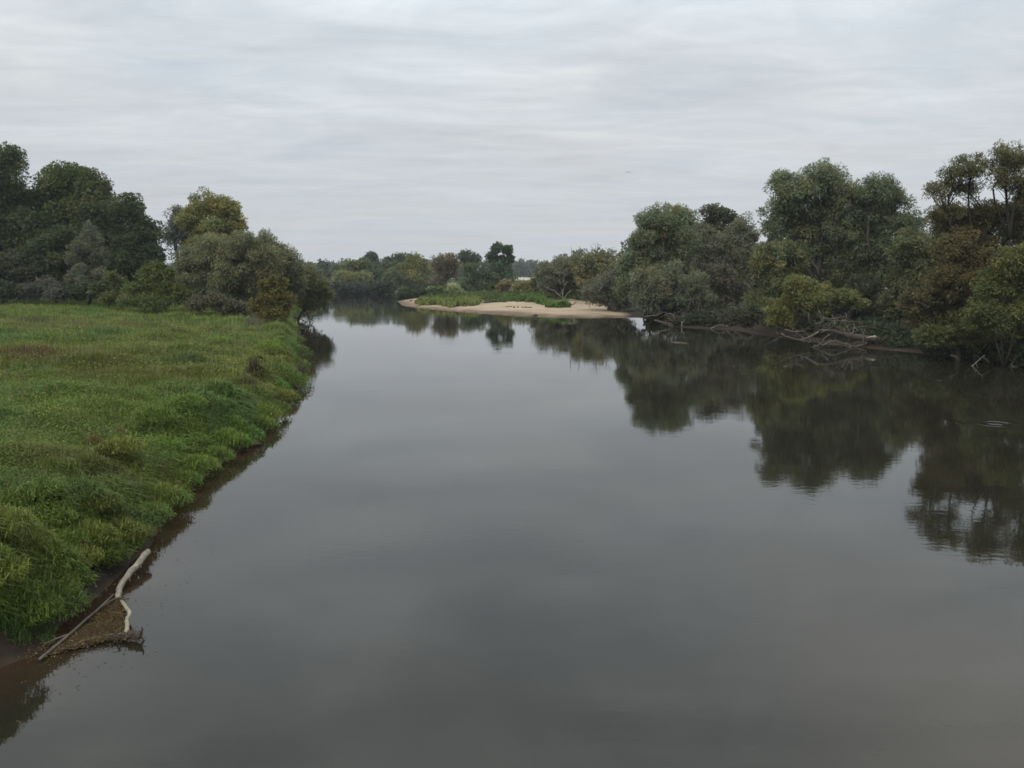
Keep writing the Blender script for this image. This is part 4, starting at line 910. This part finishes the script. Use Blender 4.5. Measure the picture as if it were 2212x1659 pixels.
# ------------------------------------------------------------------ things on the sandbar, the birds
def lump(name, label, c, R, col, cat, group=None, seed=0):
    r_ = np.random.default_rng(seed + 5)
    th = np.linspace(0, np.pi, 7); ph = np.linspace(0, 2 * np.pi, 10, endpoint=False)
    V = []
    for t in th:
        for f in ph:
            k = 1 + r_.normal(0, .13)
            V.append((R[0] * k * math.sin(t) * math.cos(f), R[1] * k * math.sin(t) * math.sin(f), R[2] * k * math.cos(t)))
    V = np.array(V) + c; nf = len(ph)
    Fq = [(a * nf + b, a * nf + (b + 1) % nf, (a + 1) * nf + (b + 1) % nf, (a + 1) * nf + b) for a in range(6) for b in range(nf)]
    o = make_mesh(name, V - c, np.array(Fq), M_stone, None, np.tile(col, (len(V), 1)) * r_.uniform(.8, 1.2, (len(V), 1)), smooth=True)
    o.location = c; tag(o, label, cat, group)
    return o
def onsand(px_, py_):
    return onground(px_, py_)
zc = zmap(980, 700, 1300, 820)
lump('debris_heap', 'larger brown wedge-shaped debris heap on the open sand', onsand(*zc((1255, 518))) + [0, 0, .1], (.75, .5, .28), (.11, .075, .045), 'debris', 'debris heaps on the sand', 1)
lump('debris_heap', 'smaller brown debris heap right of the wedge-shaped one', onsand(*zc((1360, 525))) + [0, 0, .08], (.45, .4, .24), (.11, .075, .045), 'debris', 'debris heaps on the sand', 2)
lump('debris_heap', 'brown clod on the sand near the sandbar tip', onsand(*zc((420, 430))) + [0, 0, .06], (.45, .4, .25), (.13, .085, .05), 'debris', 'debris heaps on the sand', 3)
lump('rock', 'dark lone rock at the waterline of the sandbar', onsand(*zb((665, 1268))) + [0, 0, .1], (.42, .35, .26), (.06, .045, .038), 'rock', None, 4)
for k, (a, b) in enumerate(((200, 1125), (235, 1118), (275, 1120), (325, 1132), (385, 1130), (465, 1128), (515, 1132), (558, 1132), (595, 1134))):
    lump('stone', 'one of the small dark stones lying in a row across the pale sand', onsand(*zb((a, b))) + [0, 0, .05], (random.uniform(.16, .3), .2, random.uniform(.12, .2)), (.10, .075, .055), 'stone', 'row of dark stones on the sand', 10 + k)

def bird(name, label, c, parts_):
    o = empty(name, c); tag(o, label, 'bird')
    for nm, pl, r0, r1, col in parts_:
        tb = Tubes()
        p = [np.array(c) + np.array(q) for q in pl]
        n_ = 9; sp = smooth_path(p, n_)
        tb.add(p, r0, r1, n_, 8, 0, .02, col)
        if nm == 'body':   # spindle: swell the middle
            v = tb.v[0]
            for i in range(n_):
                k = .25 + math.sin(math.pi * (i + .6) / n_) * .9
                v[i * 8:(i + 1) * 8] = sp[i] + (v[i * 8:(i + 1) * 8] - sp[i]) * k
        tb.build(nm, M_feather, o)
    return o
lump('earth_clod', 'pinkish brown earth clod at the waterline under the overhanging grass', gp(548, 962) + [-.1, 0, .08], (.38, .3, .16), (.13, .085, .065), 'earth clod', 'slumped earth on the left bank', 21)
lump('earth_clod', 'brown earth clod at the waterline further up the bank near the bend', gp(607, 866) + [-.15, 0, .1], (.45, .35, .2), (.10, .07, .05), 'earth clod', 'slumped earth on the left bank', 22)
c = onsand(*zb((296, 1003)))
bird('standing_bird', 'small white bird standing where the green plants meet the sand', c, [
    ('body', [(.22, 0, .30), (0, 0, .42), (-.12, 0, .56)], .13, .11, (.7, .69, .66)), ('head', [(-.12, 0, .56), (-.15, 0, .66), (-.17, 0, .70)], .07, .05, (.72, .71, .68)),
    ('beak', [(-.17, 0, .68), (-.23, 0, .67), (-.28, 0, .65)], .018, .006, (.35, .25, .08)), ('leg', [(0, .03, .36), (.01, .03, .18), (0, .03, 0)], .015, .012, (.2, .16, .1)), ('leg', [(0, -.03, .36), (.01, -.03, .18), (0, -.03, 0)], .015, .012, (.2, .16, .1))])
c = at(1358, 372, 210)
fly = bird('flying_bird', 'lone distant bird gliding with arched wings in the grey sky', c, [('body', [(.02, .35, -.04), (0, 0, 0), (0, -.3, .02)], .10, .08, (.25, .26, .28)), ('head', [(0, -.3, .02), (0, -.38, .03), (0, -.43, .02)], .05, .025, (.3, .3, .3)), ('tail', [(.02, .35, -.04), (.02, .45, -.04), (.02, .55, -.05)], .05, .02, (.25, .26, .28))])
for s in (-1, 1):   # each wing a thin cambered blade with thickness
    st = np.linspace(0, 1, 7); V = []
    for t in st:
        x_ = s * .75 * t; z_ = .10 * math.sin(t * math.pi * .62) - .16 * t ** 2; ch = .26 * (1 - t ** 1.7) + .03; y_ = .05 * t
        V += [(x_, y_ - ch * .4, z_), (x_, y_, z_ + .03), (x_, y_ + ch * .6, z_ - .01), (x_, y_, z_ - .015)]
    V = np.array(V) + c
    Fq = [(a * 4 + b, a * 4 + (b + 1) % 4, (a + 1) * 4 + (b + 1) % 4, (a + 1) * 4 + b) for a in range(6) for b in range(4)]
    make_mesh('wing', V, np.array(Fq), M_feather, fly, np.tile((.22, .23, .25), (len(V), 1)), smooth=True)

# ------------------------------------------------------------------ thin air haze
HAZE = 0.00015
if HAZE:
    hv = [(-1300, -150, -3), (1300, -150, -3), (1300, 2200, -3), (-1300, 2200, -3), (-1300, -150, 40), (1300, -150, 40), (1300, 2200, 40), (-1300, 2200, 40)]
    hf = np.array([(0, 3, 2, 1), (4, 5, 6, 7), (0, 1, 5, 4), (1, 2, 6, 5), (2, 3, 7, 6), (3, 0, 4, 7)])
    m = bpy.data.materials.new('haze'); m.use_nodes = True; t = m.node_tree; t.nodes.clear()
    out = t.nodes.new('ShaderNodeOutputMaterial'); pv = t.nodes.new('ShaderNodeVolumePrincipled')
    pv.inputs['Color'].default_value = (.82, .88, .96, 1); pv.inputs['Density'].default_value = HAZE
    t.links.new(pv.outputs[0], out.inputs['Volume'])
    o = make_mesh('haze', np.array(hv, float), hf, m); o['kind'] = 'stuff'
